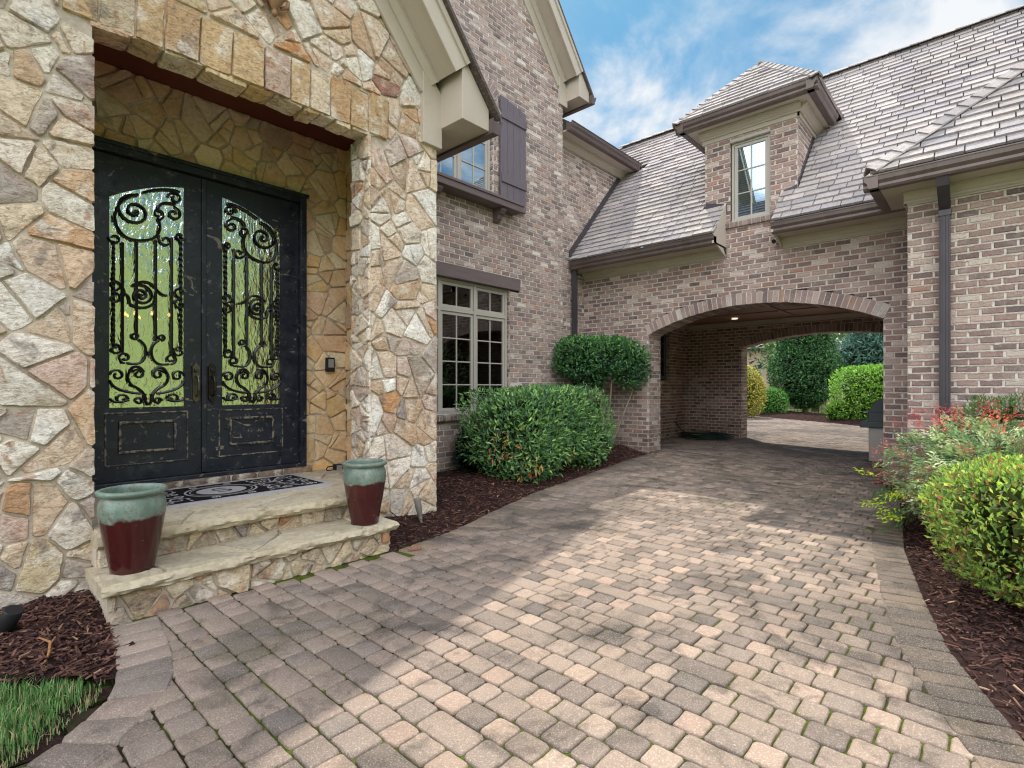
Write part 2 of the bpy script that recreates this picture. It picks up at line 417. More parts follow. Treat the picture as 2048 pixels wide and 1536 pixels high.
def arch_ring(mb, w, uc, zc, R, Ro, th, depth, n, seed=5, proud=.012):
    rng = random.Random(seed)
    for i in range(n):
        t0 = -th + 2 * th * i / n; t1 = -th + 2 * th * (i + 1) / n
        g = .0048 / R; a = t0 + g; b = t1 - g
        col = mulc(pick(rng, BRICKS), rng.uniform(.8, 1.08))
        P = lambda t, r, d: w.p(uc + r * math.sin(t), zc + r * math.cos(t), d)
        d = proud + rng.uniform(-.003, .003)
        R1 = R + rng.uniform(-.003, .003); Rm = R + .004
        mb.mi = 0
        v = [P(a, R1, d), P(b, R1, d), P(b, Ro - .003, d), P(a, Ro - .003, d), P(a, R1, -depth), P(b, R1, -depth), P(b, Ro, -depth), P(a, Ro, -depth)]
        mb.add(v, [(0, 1, 2, 3), (0, 4, 5, 1), (1, 5, 6, 2), (3, 7, 4, 0), (2, 6, 7, 3), (4, 7, 6, 5)], col)
        mb.mi = 1
        q = t1
        gg = .0052 / R
        v = [P(q - gg, Rm, d - .004), P(q + gg, Rm, d - .004), P(q + gg, Ro - .002, d - .004), P(q - gg, Ro - .002, d - .004), P(q - gg, Rm, -depth), P(q + gg, Rm, -depth)]
        mb.add(v, [(0, 1, 2, 3), (0, 4, 5, 1)], (1, 1, 1))
    mb.mi = 0

STONES = [(S(228, 210, 186), 4.5), (S(240, 232, 220), 5), (S(220, 198, 176), 4), (S(208, 180, 152), 3), (S(245, 242, 236), 3.4), (S(190, 178, 170), 2), (S(142, 136, 136), 1.1), (S(202, 156, 114), 1.3), (S(214, 186, 174), 1.8), (S(220, 204, 170), .8), (S(150, 104, 102), .15)]
def clip_half(poly, px, py, nx, ny):
    """keep the side where (p - P).n <= 0"""
    out = []; n = len(poly)
    for i in range(n):
        a = poly[i]; b = poly[(i + 1) % n]
        da = (a[0] - px) * nx + (a[1] - py) * ny; db = (b[0] - px) * nx + (b[1] - py) * ny
        if da <= 0: out.append(a)
        if (da < 0 < db) or (db < 0 < da):
            t = da / (da - db); out.append((a[0] + (b[0] - a[0]) * t, a[1] + (b[1] - a[1]) * t))
    return out
def poly_area(p):
    return .5 * sum(p[i][0] * p[(i + 1) % len(p)][1] - p[(i + 1) % len(p)][0] * p[i][1] for i in range(len(p)))
def inset(poly, d):
    n = len(poly); out = list(poly)
    for i in range(n):
        a = poly[i]; b = poly[(i + 1) % n]
        ex, ey = b[0] - a[0], b[1] - a[1]; l = math.hypot(ex, ey)
        if l < 1e-6: continue
        nx, ny = ey / l, -ex / l   # outward for ccw
        out = clip_half(out, a[0] - nx * d, a[1] - ny * d, nx, ny)
        if len(out) < 3: return []
    return out
def cells(u0, u1, z0, z1, r0, r1, rng, aspect=1.0):
    pts = []; tries = 0
    area = (u1 - u0) * (z1 - z0); target = int(area / (r0 * r1 * 1.15) * 1.6)
    while tries < target * 30 and len(pts) < target:
        tries += 1
        r = lerp(r0, r1, rng.random() ** 1.4)
        u = rng.uniform(u0, u1); z = rng.uniform(z0, z1)
        if all(((u - q[0]) ** 2 + ((z - q[1]) * aspect) ** 2) > ((r + q[2]) * .5) ** 2 for q in pts): pts.append((u, z, r))
    out = []
    for i, (u, z, r) in enumerate(pts):
        R = 2.2 * r1
        poly = [(u - R, z - R), (u + R, z - R), (u + R, z + R), (u - R, z + R)]
        for j, (u2, z2, r2) in enumerate(pts):
            if i == j: continue
            dx, dz = u2 - u, z2 - z; d2 = dx * dx + dz * dz
            if d2 > (3.4 * r1) ** 2: continue
            t = .5 + (r * r - r2 * r2) * .25 / d2
            poly = clip_half(poly, u + dx * t, z + dz * t, dx, dz * (1.0 if aspect == 1 else aspect))
            if len(poly) < 3: break
        if len(poly) >= 3: out.append(((u, z), poly))
    return out
def stone_block(mb, w, poly, rng, col, h=.013, joint=.005, wob=.0045):
    if poly_area(poly) < 0: poly = poly[::-1]
    p = inset(poly, joint)
    if len(p) < 3 or abs(poly_area(p)) < .0012: return
    # resample the outline, cut corners, roughen
    cu = sum(q[0] for q in p) / len(p); cz = sum(q[1] for q in p) / len(p)
    ring = []; n = len(p)
    for i in range(n):
        a = p[i - 1]; b = p[i]; c = p[(i + 1) % n]
        la = math.hypot(a[0] - b[0], a[1] - b[1]); lc = math.hypot(c[0] - b[0], c[1] - b[1])
        if min(la, lc) < 1e-4: continue
        ang = math.acos(max(-1, min(1, ((a[0] - b[0]) * (c[0] - b[0]) + (a[1] - b[1]) * (c[1] - b[1])) / (la * lc))))
        k = min(.008 * rng.uniform(.2, 1.6) + .055 * max(0, 1.25 - ang), la * .42, lc * .42)
        ring.append((b[0] + (a[0] - b[0]) * k / la, b[1] + (a[1] - b[1]) * k / la))
        ring.append((b[0] + (c[0] - b[0]) * k / lc, b[1] + (c[1] - b[1]) * k / lc))
        m = int(lc / .032)
        for t in range(1, m):
            f = k / lc + (1 - 2 * k / lc) * t / m
            ring.append((b[0] + (c[0] - b[0]) * f, b[1] + (c[1] - b[1]) * f))
    sd = rng.random() * 100
    R = []
    for u, z in ring:
        dx, dz = cu - u, cz - z; l = math.hypot(dx, dz) or 1
        k = wob * (noise.noise((u * 24, z * 24, sd)) + .7 * noise.noise((u * 60, z * 60, sd))) + wob * .5
        R.append((u + dx / l * k, z + dz / l * k))
    tu, tz = rng.uniform(-.07, .07), rng.uniform(-.07, .07)
    hh = h * rng.uniform(.55, 2.1)
    def sh(s, u, z): return (cu + (u - cu) * s, cz + (z - cz) * s)
    e = .0045
    V = []; n = len(R)
    for u, z in R: V.append(w.p(u, z, -.004))
    for u, z in R: V.append(w.p(u, z, hh * .55 + .004 * noise.noise((u * 30, z * 30, sd))))
    for u, z in R:
        dx, dz = cu - u, cz - z; l = math.hypot(dx, dz) or 1; k = min(e, l * .3)
        uu, zz = u + dx / l * k, z + dz / l * k
        V.append(w.p(uu, zz, hh + tu * (uu - cu) + tz * (zz - cz) + .006 * noise.noise((uu * 18, zz * 18, sd))))
    for u, z in R:
        uu, zz = sh(.5, u, z)
        V.append(w.p(uu, zz, hh + .003 + tu * (uu - cu) + tz * (zz - cz) + .010 * noise.noise((uu * 16, zz * 16, sd))))
    V.append(w.p(cu, cz, hh + .004 + .006 * noise.noise((cu * 14, cz * 14, sd))))
    F = []
    for i in range(n):
        j = (i + 1) % n
        for k in range(3): F.append((k * n + i, k * n + j, (k + 1) * n + j, (k + 1) * n + i))
        F.append((3 * n + i, 3 * n + j, 4 * n))
    mb.add(V, F, col)
def stone_wall(mb, w, u0, u1, z0, z1, clipper, seed, r=(.16, .36), h=.013, joint=.0048, pal=STONES, tint=(1, 1, 1), back=True, zoff=0.0):
    """clipper(site, poly) -> poly or None"""
    rng = random.Random(seed)
    mb.mi = 0
    for site, poly in cells(u0, u1, z0, z1, r[0], r[1], rng):
        poly = clip_half(poly, u0, 0, -1, 0); poly = clip_half(poly, u1, 0, 1, 0) if len(poly) > 2 else []
        poly = clip_half(poly, 0, z0, 0, -1) if len(poly) > 2 else []; poly = clip_half(poly, 0, z1, 0, 1) if len(poly) > 2 else []
        if len(poly) < 3: continue
        got = clipper(site, poly)
        if not got: continue
        if isinstance(got[0][0], (int, float)): got = [got]
        for poly in got:
          if len(poly) < 3: continue
          col = mulc(pick(rng, pal), rng.uniform(.88, 1.1)); col = tuple(a * b for a, b in zip(col, tint))
          if abs(poly_area(poly)) < .0012: continue
          pl = poly if poly_area(poly) > 0 else poly[::-1]
          # now and then a stone is split by a thin joint
          todo = [(pl, col)]   # broken further into angular pieces
          while todo:
              q, cq = todo.pop(); A = abs(poly_area(q))
              if A < .0012: continue
              if A > rng.uniform(.016, .062) * (r[1] / .36) ** 2:
                  c = (sum(p[0] for p in q) / len(q), sum(p[1] for p in q) / len(q))
                  far = max(q, key=lambda p: (p[0] - c[0]) ** 2 + (p[1] - c[1]) ** 2)
                  a = math.atan2(far[1] - c[1], far[0] - c[0]) + rng.gauss(0, .38); nx, ny = math.cos(a), math.sin(a); o = rng.uniform(-.22, .22) * math.sqrt(A)
                  for sg in (1, -1):
                      h2 = clip_half(q, c[0] + nx * o, c[1] + ny * o, nx * sg, ny * sg)
                      if len(h2) > 2: todo.append((h2, mulc(mixc(cq, pick(rng, pal), rng.choice((.3, .9))), rng.uniform(.92, 1.08))))
              else: stone_block(mb, w, q, rng, cq, h, joint)

# ------------------------------------------------------------------ roofs
SLATES = [(S(184, 178, 178), 4), (S(177, 172, 174), 4), (S(192, 185, 183), 3), (S(168, 164, 168), 1.4), (S(198, 190, 187), 1)]
def slate_roof(mb, O, A, Up, Nn, alen, slen, keep, seed=1, exp=.128, wid=(.17, .30), edge=None):
    """A along the eave, Up the slope, Nn outward; keep(a, s) -> bool; edge(s)->(a0,a1) trims rows"""
    O = Vector(O); A = Vector(A).normalized(); Up = Vector(Up).normalized(); Nn = Vector(Nn).normalized()
    rng = random.Random(seed)
    rows = int(slen / exp) + 1
    P = lambda a, s, d: O + A * a + Up * s + Nn * d
    for r in range(rows):
        s0 = r * exp; s1 = min(slen, s0 + exp * 1.25)
        lim = edge(s0 + exp * .5) if edge else [(0, alen)]
        for a0, a1 in lim:
            a = a0 - rng.uniform(0, .2)
            while a < a1:
                wd = rng.uniform(*wid); b = a + wd
                x0 = max(a, a0); x1 = min(b, a1)
                if x1 - x0 > .02:
                    col = mulc(pick(rng, SLATES), rng.uniform(.86, 1.1))
                    t = .024 + rng.uniform(-.005, .008); g = .0055; j = rng.uniform(-.006, .006)
                    v = [P(x0 + g, s0 + j, .004 + t), P(x1 - g, s0 + j, .004 + t), P(x1 - g, s1, .006), P(x0 + g, s1, .006), P(x0 + g, s0 + j, .001), P(x1 - g, s0 + j, .001), P(x1 - g, s1, 0), P(x0 + g, s1, 0)]
                    mb.add(v, [(0, 1, 2, 3), (4, 5, 1, 0), (5, 6, 2, 1), (7, 4, 0, 3)], col)
                a = b
def hip_caps(mb, P0, P1, Nn, seed=2, step=.15, wd=.10, lift=.03):
    rng = random.Random(seed)
    P0 = Vector(P0); P1 = Vector(P1); T = (P1 - P0); L = T.length; T.normalize(); Nn = Vector(Nn).normalized(); Sd = T.cross(Nn).normalized()
    n = int(L / step)
    for i in range(n):
        a = P0 + T * (i * step); b = P0 + T * (i * step + step * 1.35)
        col = mulc(pick(rng, SLATES), rng.uniform(.85, 1.05)); l0 = lift + .022; l1 = lift + .002
        v = [a + Sd * wd - Nn * wd * .55 + Nn * l0, a + Nn * l0 * 1.2, a - Sd * wd - Nn * wd * .55 + Nn * l0, b + Sd * wd - Nn * wd * .55 + Nn * l1, b + Nn * l1 * 1.2, b - Sd * wd - Nn * wd * .55 + Nn * l1]
        v += [p - Nn * .022 for p in v[:3]]
        mb.add(v, [(0, 1, 4, 3), (1, 2, 5, 4), (6, 7, 1, 0), (7, 8, 2, 1), (6, 0, 3), (8, 5, 2)], col)
GUTTER = [(0, 0), (.075, 0), (.088, .02), (.088, .045), (.112, .075), (.118, .118), (.126, .118), (.126, .13), (.104, .13), (.1, .11), (.012, .11), (.012, .13), (0, .13)]
CROWN = [(0, 0), (.012, 0), (.016, .02), (.03, .03), (.055, .062), (.075, .072), (.078, .085), (.09, .085), (.09, .098), (0, .098)]
class Pieces:
    """each box or prism becomes an object of its own"""
    def __init__(self, name, m, parent, bevel=0): self.a = (name, m, parent); self.bv = bevel
    def box(self, *a): q = MB(); q.box(*a); q.build(*self.a, bevel=self.bv)
    def prism(self, *a): q = MB(); q.prism(*a); q.build(*self.a, bevel=self.bv)
    def build(self, *a, **k): pass
# ================================================================== the house
house = empty('house', (4.0, 5.0, 0.0), 'brown brick and fieldstone house with an iron entry door and an arched drive-through wing', 'house')
BR = [MT['brick'], MT['brick_mortar']]
ST = [MT['stone'], MT['stone_mortar']]
X_ = (1, 0, 0); Y_ = (0, 1, 0); Z_ = (0, 0, 1); NX = (-1, 0, 0); NY = (0, -1, 0)

# ---- gabled brick wall (faces -Y at y=5.05)
WG = Wall((0, 5.05, 0), X_, NY)
RX = lambda z: 7.12 - (z - 5.80) / 1.13
UW = dict(c=4.57, h=.59, zs=5.08, R=.97, Ro=1.135); UW['zc'] = UW['zs'] + .2 - .97; UW['th'] = math.asin(.59 / .97)
def gable_holes(z):
    h = []
    if .80 < z < 2.53: h.append((3.63, 5.49))
    if 2.53 <= z < 2.70: h.append((3.47, 5.67))
    if 3.6 < z < UW['zs']: h.append((UW['c'] - UW['h'], UW['c'] + UW['h']))
    elif UW['zs'] <= z < UW['zc'] + UW['Ro']:
        k = z - UW['zc']; hw = min(math.sqrt(max(0, UW['Ro'] ** 2 - k * k)), k * math.tan(UW['th']))
        h.append((UW['c'] - hw, UW['c'] + hw))
    if z > 5.4: h.append((RX(z) - .32, 20))
    return h
mb = MB(); brick_wall(mb, WG, 2.85, 6.72, -.05, 7.3, gable_holes, seed=11, tint=(1.02, 1.01, 1.02))
arch_ring(mb, WG, UW['c'], UW['zc'], UW['R'], UW['Ro'], UW['th'], .10, 19, seed=8)
mb.build('brick_wall', BR, house)
mb = MB(); brick_wall(mb, WG, -3.2, -.09, -.05, 5.2, seed=16, ooze=0); mb.build('brick_wall', BR, house)
mb = MB()
rowlock(mb, WG, 3.55, 5.60, .725, .08, .075, seed=4)
mb.build('brick_sill', BR, house)
mb = Pieces('masonry_backing', MT['brick'], house)  # plain masonry outside the view and behind the facing
bc = S(120, 100, 94)
mb.box(-4, -.1, 5.07, 5.3, 0, 5.6, bc); mb.box(2.85, 3.5, 5.075, 5.25, 0, 5.6, bc)
mb.box(6.70, 6.72, 5.06, 5.25, 0, 5.7, bc)
mb.prism([(-.0, 5.07, 3.4), (2.88, 5.07, 3.4), (2.88, 5.07, 7.3), (5.45, 5.07, 7.3), (3.6, 5.07, 9.4), (-.0, 5.07, 5.6)], (0, .12, 0), bc)
mb.build('masonry_backing', MT['brick'], house)

# ---- set-back wall (y=5.25), runs through the passage
WR = Wall((0, 5.25, 0), X_, NY)
mb = MB(); brick_wall(mb, WR, 6.72, 8.0, -.05, 5.14, lambda z: [], seed=12)
brick_wall(mb, WR, 8.0, 9.6, 3.0, 5.14, lambda z: [], seed=13)
mb.build('brick_wall', BR, house)
mb = MB(); brick_wall(mb, WR, 8.0, 11.7, -.05, 2.6, lambda z: [(9.86, 10.9)] if 1.30 < z < 2.54 else [], seed=14, ooze=.5, step=.05, tint=(1.0, .78, .66))  # orange light on this passage wall is put into the tint
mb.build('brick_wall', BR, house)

# ---- wing with the drive-through arch (faces -X at x=7.6); u = -y
WA = Wall((7.6, 0, 0), NY, NX)
AR = dict(c=-2.49, h=1.53, zs=1.97, R=3.71, Ro=3.88, zc=2.30 - 3.71); AR['th'] = math.asin(1.53 / 3.71)
def arch_holes(z):
    h = []
    if z < AR['zs']: h.append((AR['c'] - AR['h'], AR['c'] + AR['h']))
    elif z < AR['zc'] + AR['Ro']:
        k = z - AR['zc']; hw = min(math.sqrt(max(0, AR['Ro'] ** 2 - k * k)), k * math.tan(AR['th']))
        h.append((AR['c'] - hw, AR['c'] + hw))
    if z > 3.2: h += [(-9, -3.11), (-1.885, 9)]
    if 3.47 < z < 4.63: h.append((-2.745, -2.215))
    return h
mb = MB(); brick_wall(mb, WA, -5.25, -.62, -.05, 4.72, arch_holes, seed=21, tint=(.93, .86, .84))
rowlock(mb, WA, -2.80, -2.16, 3.39, .085, .05, seed=7)
WJ = Wall((0, 4.02, 0), X_, NY)
brick_wall(mb, WJ, 7.6, 8.0, -.05, 2.0, seed=22)
mb.build('brick_wall', BR, house)
mb = MB(); arch_ring(mb, WA, AR['c'], AR['zc'], AR['R'], AR['Ro'], AR['th'], .40, 47, seed=6)
mb.build('brick_arch', BR, house)
mb = Pieces('masonry_backing', MT['brick'], house)
mb.box(7.63, 7.99, 4.04, 5.24, 0, 2.6, bc); mb.box(7.63, 7.99, .3, .955, 0, 2.6, bc); mb.box(7.63, 7.99, .3, 5.24, 2.48, 3.2, bc)
mb = MB()
for i in range(12):   # stepped backing over the arch
    y0 = .96 + i * .255; y1 = y0 + .255; yy = max(abs(y0 - 2.49), abs(y1 - 2.49))
    mb.box(7.63, 7.99, y0, y1, math.sqrt(3.86 ** 2 - yy * yy) - 1.41 if yy < 1.53 else 2.1, 2.5, bc)
mb.build('masonry_backing', MT['brick'], house)

# ---- dormer of the wing
dormer = MB(); WD = Wall((0, 1.885, 0), X_, NY)
brick_wall(dormer, WD, 7.6, 9.3, 3.5, 4.72, lambda z: [(7.1 + (z - 3.2) / 1.095 + .12, 20)], seed=31, ooze=.8)
dormer = dormer.build('dormer', BR, house)
Pieces('masonry_backing', MT['brick'], dormer).box(7.62, 9.2, 3.03, 3.10, 3.5, 4.85, bc)

# ---- right wing (faces -X at x=6.67)
WW = Wall((6.67, 0, 0), NY, NX)
mb = MB(); brick_wall(mb, WW, -.64, 2.2, -.05, 3.05, seed=41, ooze=1.3, step=.02, tint=(.95, .89, .85))
mb.build('brick_wall', BR, house)
mb = MB(); brick_wall(mb, WW, 2.2, 4.5, -.05, 3.05, lambda z: [(2.6, 3.8)] if .9 < z < 2.4 else [], seed=42, ooze=0)
brick_wall(mb, Wall((0, -4.5, 0), X_, NY), 6.67, 12, -.05, 3.05, seed=43, ooze=0)
mb.build('brick_wall', BR, house)
mb = Pieces('masonry_backing', MT['brick'], house); mb.box(6.70, 7.6, .50, .63, 0, 3.1, bc); mb.box(6.7, 12.5, -4.47, -4.3, 0, 3.1, bc); mb.box(12.4, 12.6, -4.3, .3, 0, 3.1, bc); mb.box(6.8, 6.9, -3.9, -2.5, .8, 2.5, S(40, 36, 34))
mb.build('masonry_backing', MT['brick'], house)

# ---- drive-through passage
WB = Wall((11.7, 0, 0), NY, NX)
BA = dict(c=-2.4, h=1.6, zs=2.0, R=5.93, Ro=6.09, zc=2.22 - 5.93); BA['th'] = math.asin(1.6 / 5.93)
def back_holes(z):
    if z < BA['zs']: return [(BA['c'] - BA['h'], BA['c'] + BA['h'])]
    k = z - BA['zc']
    if k < BA['Ro']:
        hw = min(math.sqrt(max(0, BA['Ro'] ** 2 - k * k)), k * math.tan(BA['th'])); return [(BA['c'] - hw, BA['c'] + hw)]
    return []
mb = MB(); brick_wall(mb, WB, -5.25, -.3, -.05, 2.6, back_holes, seed=51, ooze=.5, step=.05, tint=(.84, .66, .60))  # passage shade and reflected light are put into the tint
brick_wall(mb, Wall((0, 4.0, 0), X_, NY), 11.7, 12.05, -.05, 2.02, seed=52, ooze=.4, tint=(1.15, 1, .95))  # lit pinkish tone of the jamb is put into the tint
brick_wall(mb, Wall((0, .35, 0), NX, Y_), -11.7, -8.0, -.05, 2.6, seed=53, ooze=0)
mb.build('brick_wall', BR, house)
mb = MB(); arch_ring(mb, WB, BA['c'], BA['zc'], BA['R'], BA['Ro'], BA['th'], .35, 47, seed=9)
mb.build('brick_arch', BR, house)
mb = Pieces('masonry_backing', MT['brick'], house); mb.box(11.73, 12.04, 4.02, 5.24, 0, 2.6, bc); mb.box(11.73, 12.04, .1, .79, 0, 2.6, bc); mb.box(11.73, 12.04, .1, 5.24, 2.40, 3.2, bc)
sb = MB()
for i in range(16):
    y0 = .8 + i * .2; y1 = y0 + .2; yy = max(abs(y0 - 2.4), abs(y1 - 2.4)); sb.box(11.73, 12.04, y0, y1, math.sqrt(6.05 ** 2 - min(yy, 1.6) ** 2) - 3.71, 2.42, bc)
sb.build('masonry_backing', MT['brick'], house)
mb.box(8.0, 12.04, 5.30, 5.45, 0, 1.3, bc); mb.box(8, 9.85, 5.3, 5.45, 1.3, 2.6, bc); mb.box(10.92, 12.04, 5.3, 5.45, 1.3, 2.6, bc); mb.box(8.0, 12.04, .2, .33, 0, 3.1, bc)
mb.build('masonry_backing', MT['brick'], house)
mb = MB(); mb.box(8.0, 11.7, .35, 5.25, 2.56, 2.62)
for x in (9.2, 10.45): mb.box(x, x + .03, .36, 5.24, 2.545, 2.559)
for y in (1.6, 2.85, 4.1): mb.box(8.01, 11.69, y, y + .03, 2.542, 2.558)
mb.build('passage_ceiling', MT['passage_ceiling'], house)
mb = MB(); mb.run(CROWN, (11.69, .36, 2.455), (11.69, 5.2, 2.455), NX, Z_); mb.run(CROWN, (8.01, 5.23, 2.455), (11.6, 5.23, 2.455), NY, Z_)
mb.build('ceiling_trim', MT['trim'], house)
mb = MB(); mb.lathe([(.0, 0), (.06, 0), (.062, .004)], (11.0, 3.89, 2.538), 20); l = mb.build('recessed_light', MT['lamp'], house)

# ---- windows
def window(name, w, u0, u1, z0, z1, sashes, rows, transom, depth, parent, pane, fr=MT['frame'], blinds=None, mun=.016):
    """w: wall; frame recessed by depth; sashes: split positions; rows: muntin rows below the transom"""
    mb = MB()
    B = lambda a, b, c, d, e0, e1: mb.prism([w.p(a, c, e0), w.p(b, c, e0), w.p(b, d, e0), w.p(a, d, e0)], w.N * (e1 - e0))
    d = -depth; F = .035
    B(u0, u1, z0, z0 + F, d - .05, d + .012); B(u0, u1, z1 - F, z1, d - .05, d); B(u0, u0 + F, z0 + F, z1 - F, d - .05, d); B(u1 - F, u1, z0 + F, z1 - F, d - .05, d)
    gl = MB(); edges = [u0 + F] + list(sashes) + [u1 - F]
    for i in range(len(edges) - 1):
        a, b = edges[i], edges[i + 1]
        if i > 0: B(a - .02, a + .02, z0 + F, z1 - F, d - .05, d + .004); a += .02
        if i < len(edges) - 2: b -= .02
        spans = [(z0 + F, transom - .02, rows), (transom + .02, z1 - F, 1)] if transom else [(z0 + F, z1 - F, rows)]
        if transom: B(a, b, transom - .02, transom + .02, d - .05, d + .002)
        for za, zb, nr in spans:
            s = .042; e0, e1 = d - .045, d - .012
            B(a + .003, b - .003, za + .003, za + s, e0, e1); B(a + .003, b - .003, zb - s, zb - .003, e0, e1)
            B(a + .003, a + s, za + s, zb - s, e0, e1); B(b - s, b - .003, za + s, zb - s, e0, e1)
            m = (a + b) / 2
            B(m - mun / 2, m + mun / 2, za + s, zb - s, d - .034, d - .017)
            for k in range(1, nr):
                z = za + s + (zb - za - 2 * s) * k / nr
                B(a + s, m - mun / 2, z - mun / 2, z + mun / 2, d - .034, d - .0175); B(m + mun / 2, b - s, z - mun / 2, z + mun / 2, d - .034, d - .0175)
            gl.face([w.p(a + s - .004, za + s - .004, d - .03), w.p(b - s + .004, za + s - .004, d - .03), w.p(b - s + .004, zb - s + .004, d - .03), w.p(a + s - .004, zb - s + .004, d - .03)])
    o = mb.build(name, fr, parent, bevel=.002)
    gl.build('glass_pane', pane, o)
    if blinds:
        bm = MB(); a, b = u0 + .05, u1 - .05
        z = z0 + .06
        while z < z1 - .05:
            bm.prism([w.p(a, z, d - .10), w.p(b, z, d - .10), w.p(b, z + .026, d - .112), w.p(a, z + .026, d - .112)], w.N * -.002); z += blinds
        bm.build('window_blind', MT['blind'], o)
    return o
window('window', WG, 3.64, 5.48, .805, 2.525, [4.24, 4.85], 4, 2.135, .05, house, MT['pane'])
# reveals of the window are brick
for o_, u_, n_, a_, b_, c_, d_, sd_ in (((5.49, 0, 0), NY, NX, -5.2, -5.05, .80, 2.53, 61), ((5.16, 0, 0), NY, NX, -5.2, -5.05, 3.69, 5.1, 62), ((10.9, 0, 0), NY, NX, -5.37, -5.25, 1.3, 2.55, 63), ((0, 2.215, 0), NX, Y_, -7.68, -7.6, 3.47, 4.63, 64)):
    mb = MB(); brick_wall(mb, Wall(o_, u_, n_), a_, b_, c_, d_, seed=sd_, ooze=0); mb.build('brick_reveal', BR, house)
window('window', WG, 3.99, 5.15, 3.69, 5.26, [4.57], 4, None, .06, house, MT['sky_pane'])
window('window', WA, -2.74, -2.22, 3.475, 4.60, [], 3, None, .03, dormer, MT['sky_pane'], blinds=.032)
window('window', WR, 9.88, 10.88, 1.32, 2.52, [10.4], 3, None, .07, house, MT['pane'], fr=MT['timber'], blinds=.03)
mb = MB(); mb.box(-2.745 * 0 + 7.58, 7.66, 2.21, 2.75, 4.60, 4.64); mb.build('dormer_head', MT['frame'], dormer)
def room(x0, x1, y0, y1, z0, z1):
    mb = MB(); a = [(x0, y0, z0), (x1, y0, z0), (x1, y1, z0), (x0, y1, z0), (x0, y0, z1), (x1, y0, z1), (x1, y1, z1), (x0, y1, z1)]
    mb.add(a, [(0, 1, 2, 3), (4, 5, 6, 7), (1, 2, 6, 5), (2, 3, 7, 6), (3, 0, 4, 7)])
    return mb.build('room_interior', MT['room'], house)
room(3.2, 6.6, 5.13, 8.5, .05, 2.95); room(3.2, 6.6, 5.14, 8.5, 3.1, 5.5); room(9.5, 11.3, 5.4, 7.5, .1, 2.8)
mb = MB(); a = [(7.68, 1.95, 3.3), (7.68, 3.0, 3.3), (7.68, 3.0, 4.8), (7.68, 1.95, 4.8)]; b = [(8.6, y, z) for _, y, z in a]
mb.add(a + b, [(4, 5, 6, 7), (0, 1, 5, 4), (1, 2, 6, 5), (2, 3, 7, 6), (3, 0, 4, 7)]); mb.build('room_interior', MT['room'], dormer)
# ---- timber lintel, sill shelf and shutter
mb = MB(); mb.box(3.47, 5.67, 5.012, 5.10, 2.525, 2.695); mb.build('lintel', MT['timber'], house, bevel=.006)
mb = MB(); mb.box(3.62, 5.52, 4.83, 5.06, 3.575, 3.70); mb.box(3.60, 5.54, 4.815, 5.06, 3.655, 3.69)
sill = mb.build('window_sill', MT['timber'], house, bevel=.006)
for x in (4.02, 5.13):
    mb = MB(); mb.prism([(x, 5.045, 3.575), (x, 4.87, 3.575), (x, 4.87, 3.535), (x, 4.90, 3.50), (x, 4.935, 3.485), (x, 4.955, 3.44), (x, 5.0, 3.40), (x, 5.045, 3.40)], (.085, 0, 0))
    mb.build('bracket', MT['timber'], sill, bevel=.004)
def shutter(x0, x1, zl, zr, z0):
    mb = MB(); n = 4; w = (x1 - x0) / n
    for i in range(n):
        a = x0 + i * w; b = a + w - .005; za = lerp(zl, zr, i / n); zb = lerp(zl, zr, (i + 1) / n)
        mb.prism([(a, 4.99, z0), (b, 4.99, z0), (b, 4.99, zb), (a, 4.99, za)], (0, .03, 0))
    o = mb.build('shutter', MT['shutter'], house, bevel=.003)
    mb = Pieces('batten', MT['shutter'], o, .003)
    for z in (3.98, 4.86): mb.box(x0 + .004, x1 - .004, 4.972, 4.99, z, z + .12)
    mb.build('batten', MT['shutter'], o, bevel=.003)
shutter(5.24, 5.77, 5.17, 5.09, 3.66); shutter(3.37, 3.90, 5.09, 5.17, 3.66)

# ---- roofs
SL = MT['slate']
pz = lambda x: 3.2 + 1.095 * (x - 7.1)
UPR = (.674, 0, .738); NR = (-.738, 0, .674)
def sheath(mb, O, A, Up, Nn, slen, edge, exp=.128, d=-.002):
    O = Vector(O); A = Vector(A).normalized(); Up = Vector(Up).normalized(); Nn = Vector(Nn).normalized()
    r = 0
    while r * exp < slen:
        s0 = r * exp; s1 = min(slen, s0 + exp)
        for a0, a1 in edge(s0 + exp * .5):
            mb.face([O + A * a0 + Up * s0 + Nn * d, O + A * a1 + Up * s0 + Nn * d, O + A * a1 + Up * s1 + Nn * d, O + A * a0 + Up * s1 + Nn * d], S(96, 90, 90))
        r += 1
E0 = 7.15
def arch_edge(s):
    x = E0 + .674 * s; z = pz(x)
    yl = 5.25 if z < 5.2 else max(4.75, 4.75 + (z - 5.25) / .7)
    yr = .954 - .843 * (s + .05)
    a0, a1 = 6.4 - yl, 6.4 - yr
    if x < 7.6: ex = [(6.4 - 2.80, 6.4 - 2.075)]
    elif z < 5.0: ex = [(6.4 - 3.13, 6.4 - 1.87)]
    elif z < 5.85:
        w = .95 * (5.88 - z) / .9; ex = [(6.4 - 2.5 - w, 6.4 - 2.5 + w)]
    else: ex = []
    return sub_intervals(a0, a1, ex)
mb = MB(); slate_roof(mb, (E0, 6.4, pz(E0)), NY, UPR, NR, 9, 4.06, None, seed=71, edge=arch_edge); sheath(mb, (E0, 6.4, pz(E0)), NY, UPR, NR, 4.06, arch_edge)
hip_caps(mb, (9.88, 5.85, 6.25), (9.88, -2.6, 6.25), Z_, seed=3, step=.26, wd=.13, lift=.03)
mb.face([(9.90, 6.2, 6.24), (9.90, -3, 6.24), (12.75, -3, 3.1), (12.75, 6.2, 3.1)], S(120, 112, 110))
mb.build('roof', SL, house)
def wing_edge(s): return [(.8425 * s, 5.7)]
OW = (6.25, .954, 3.255)
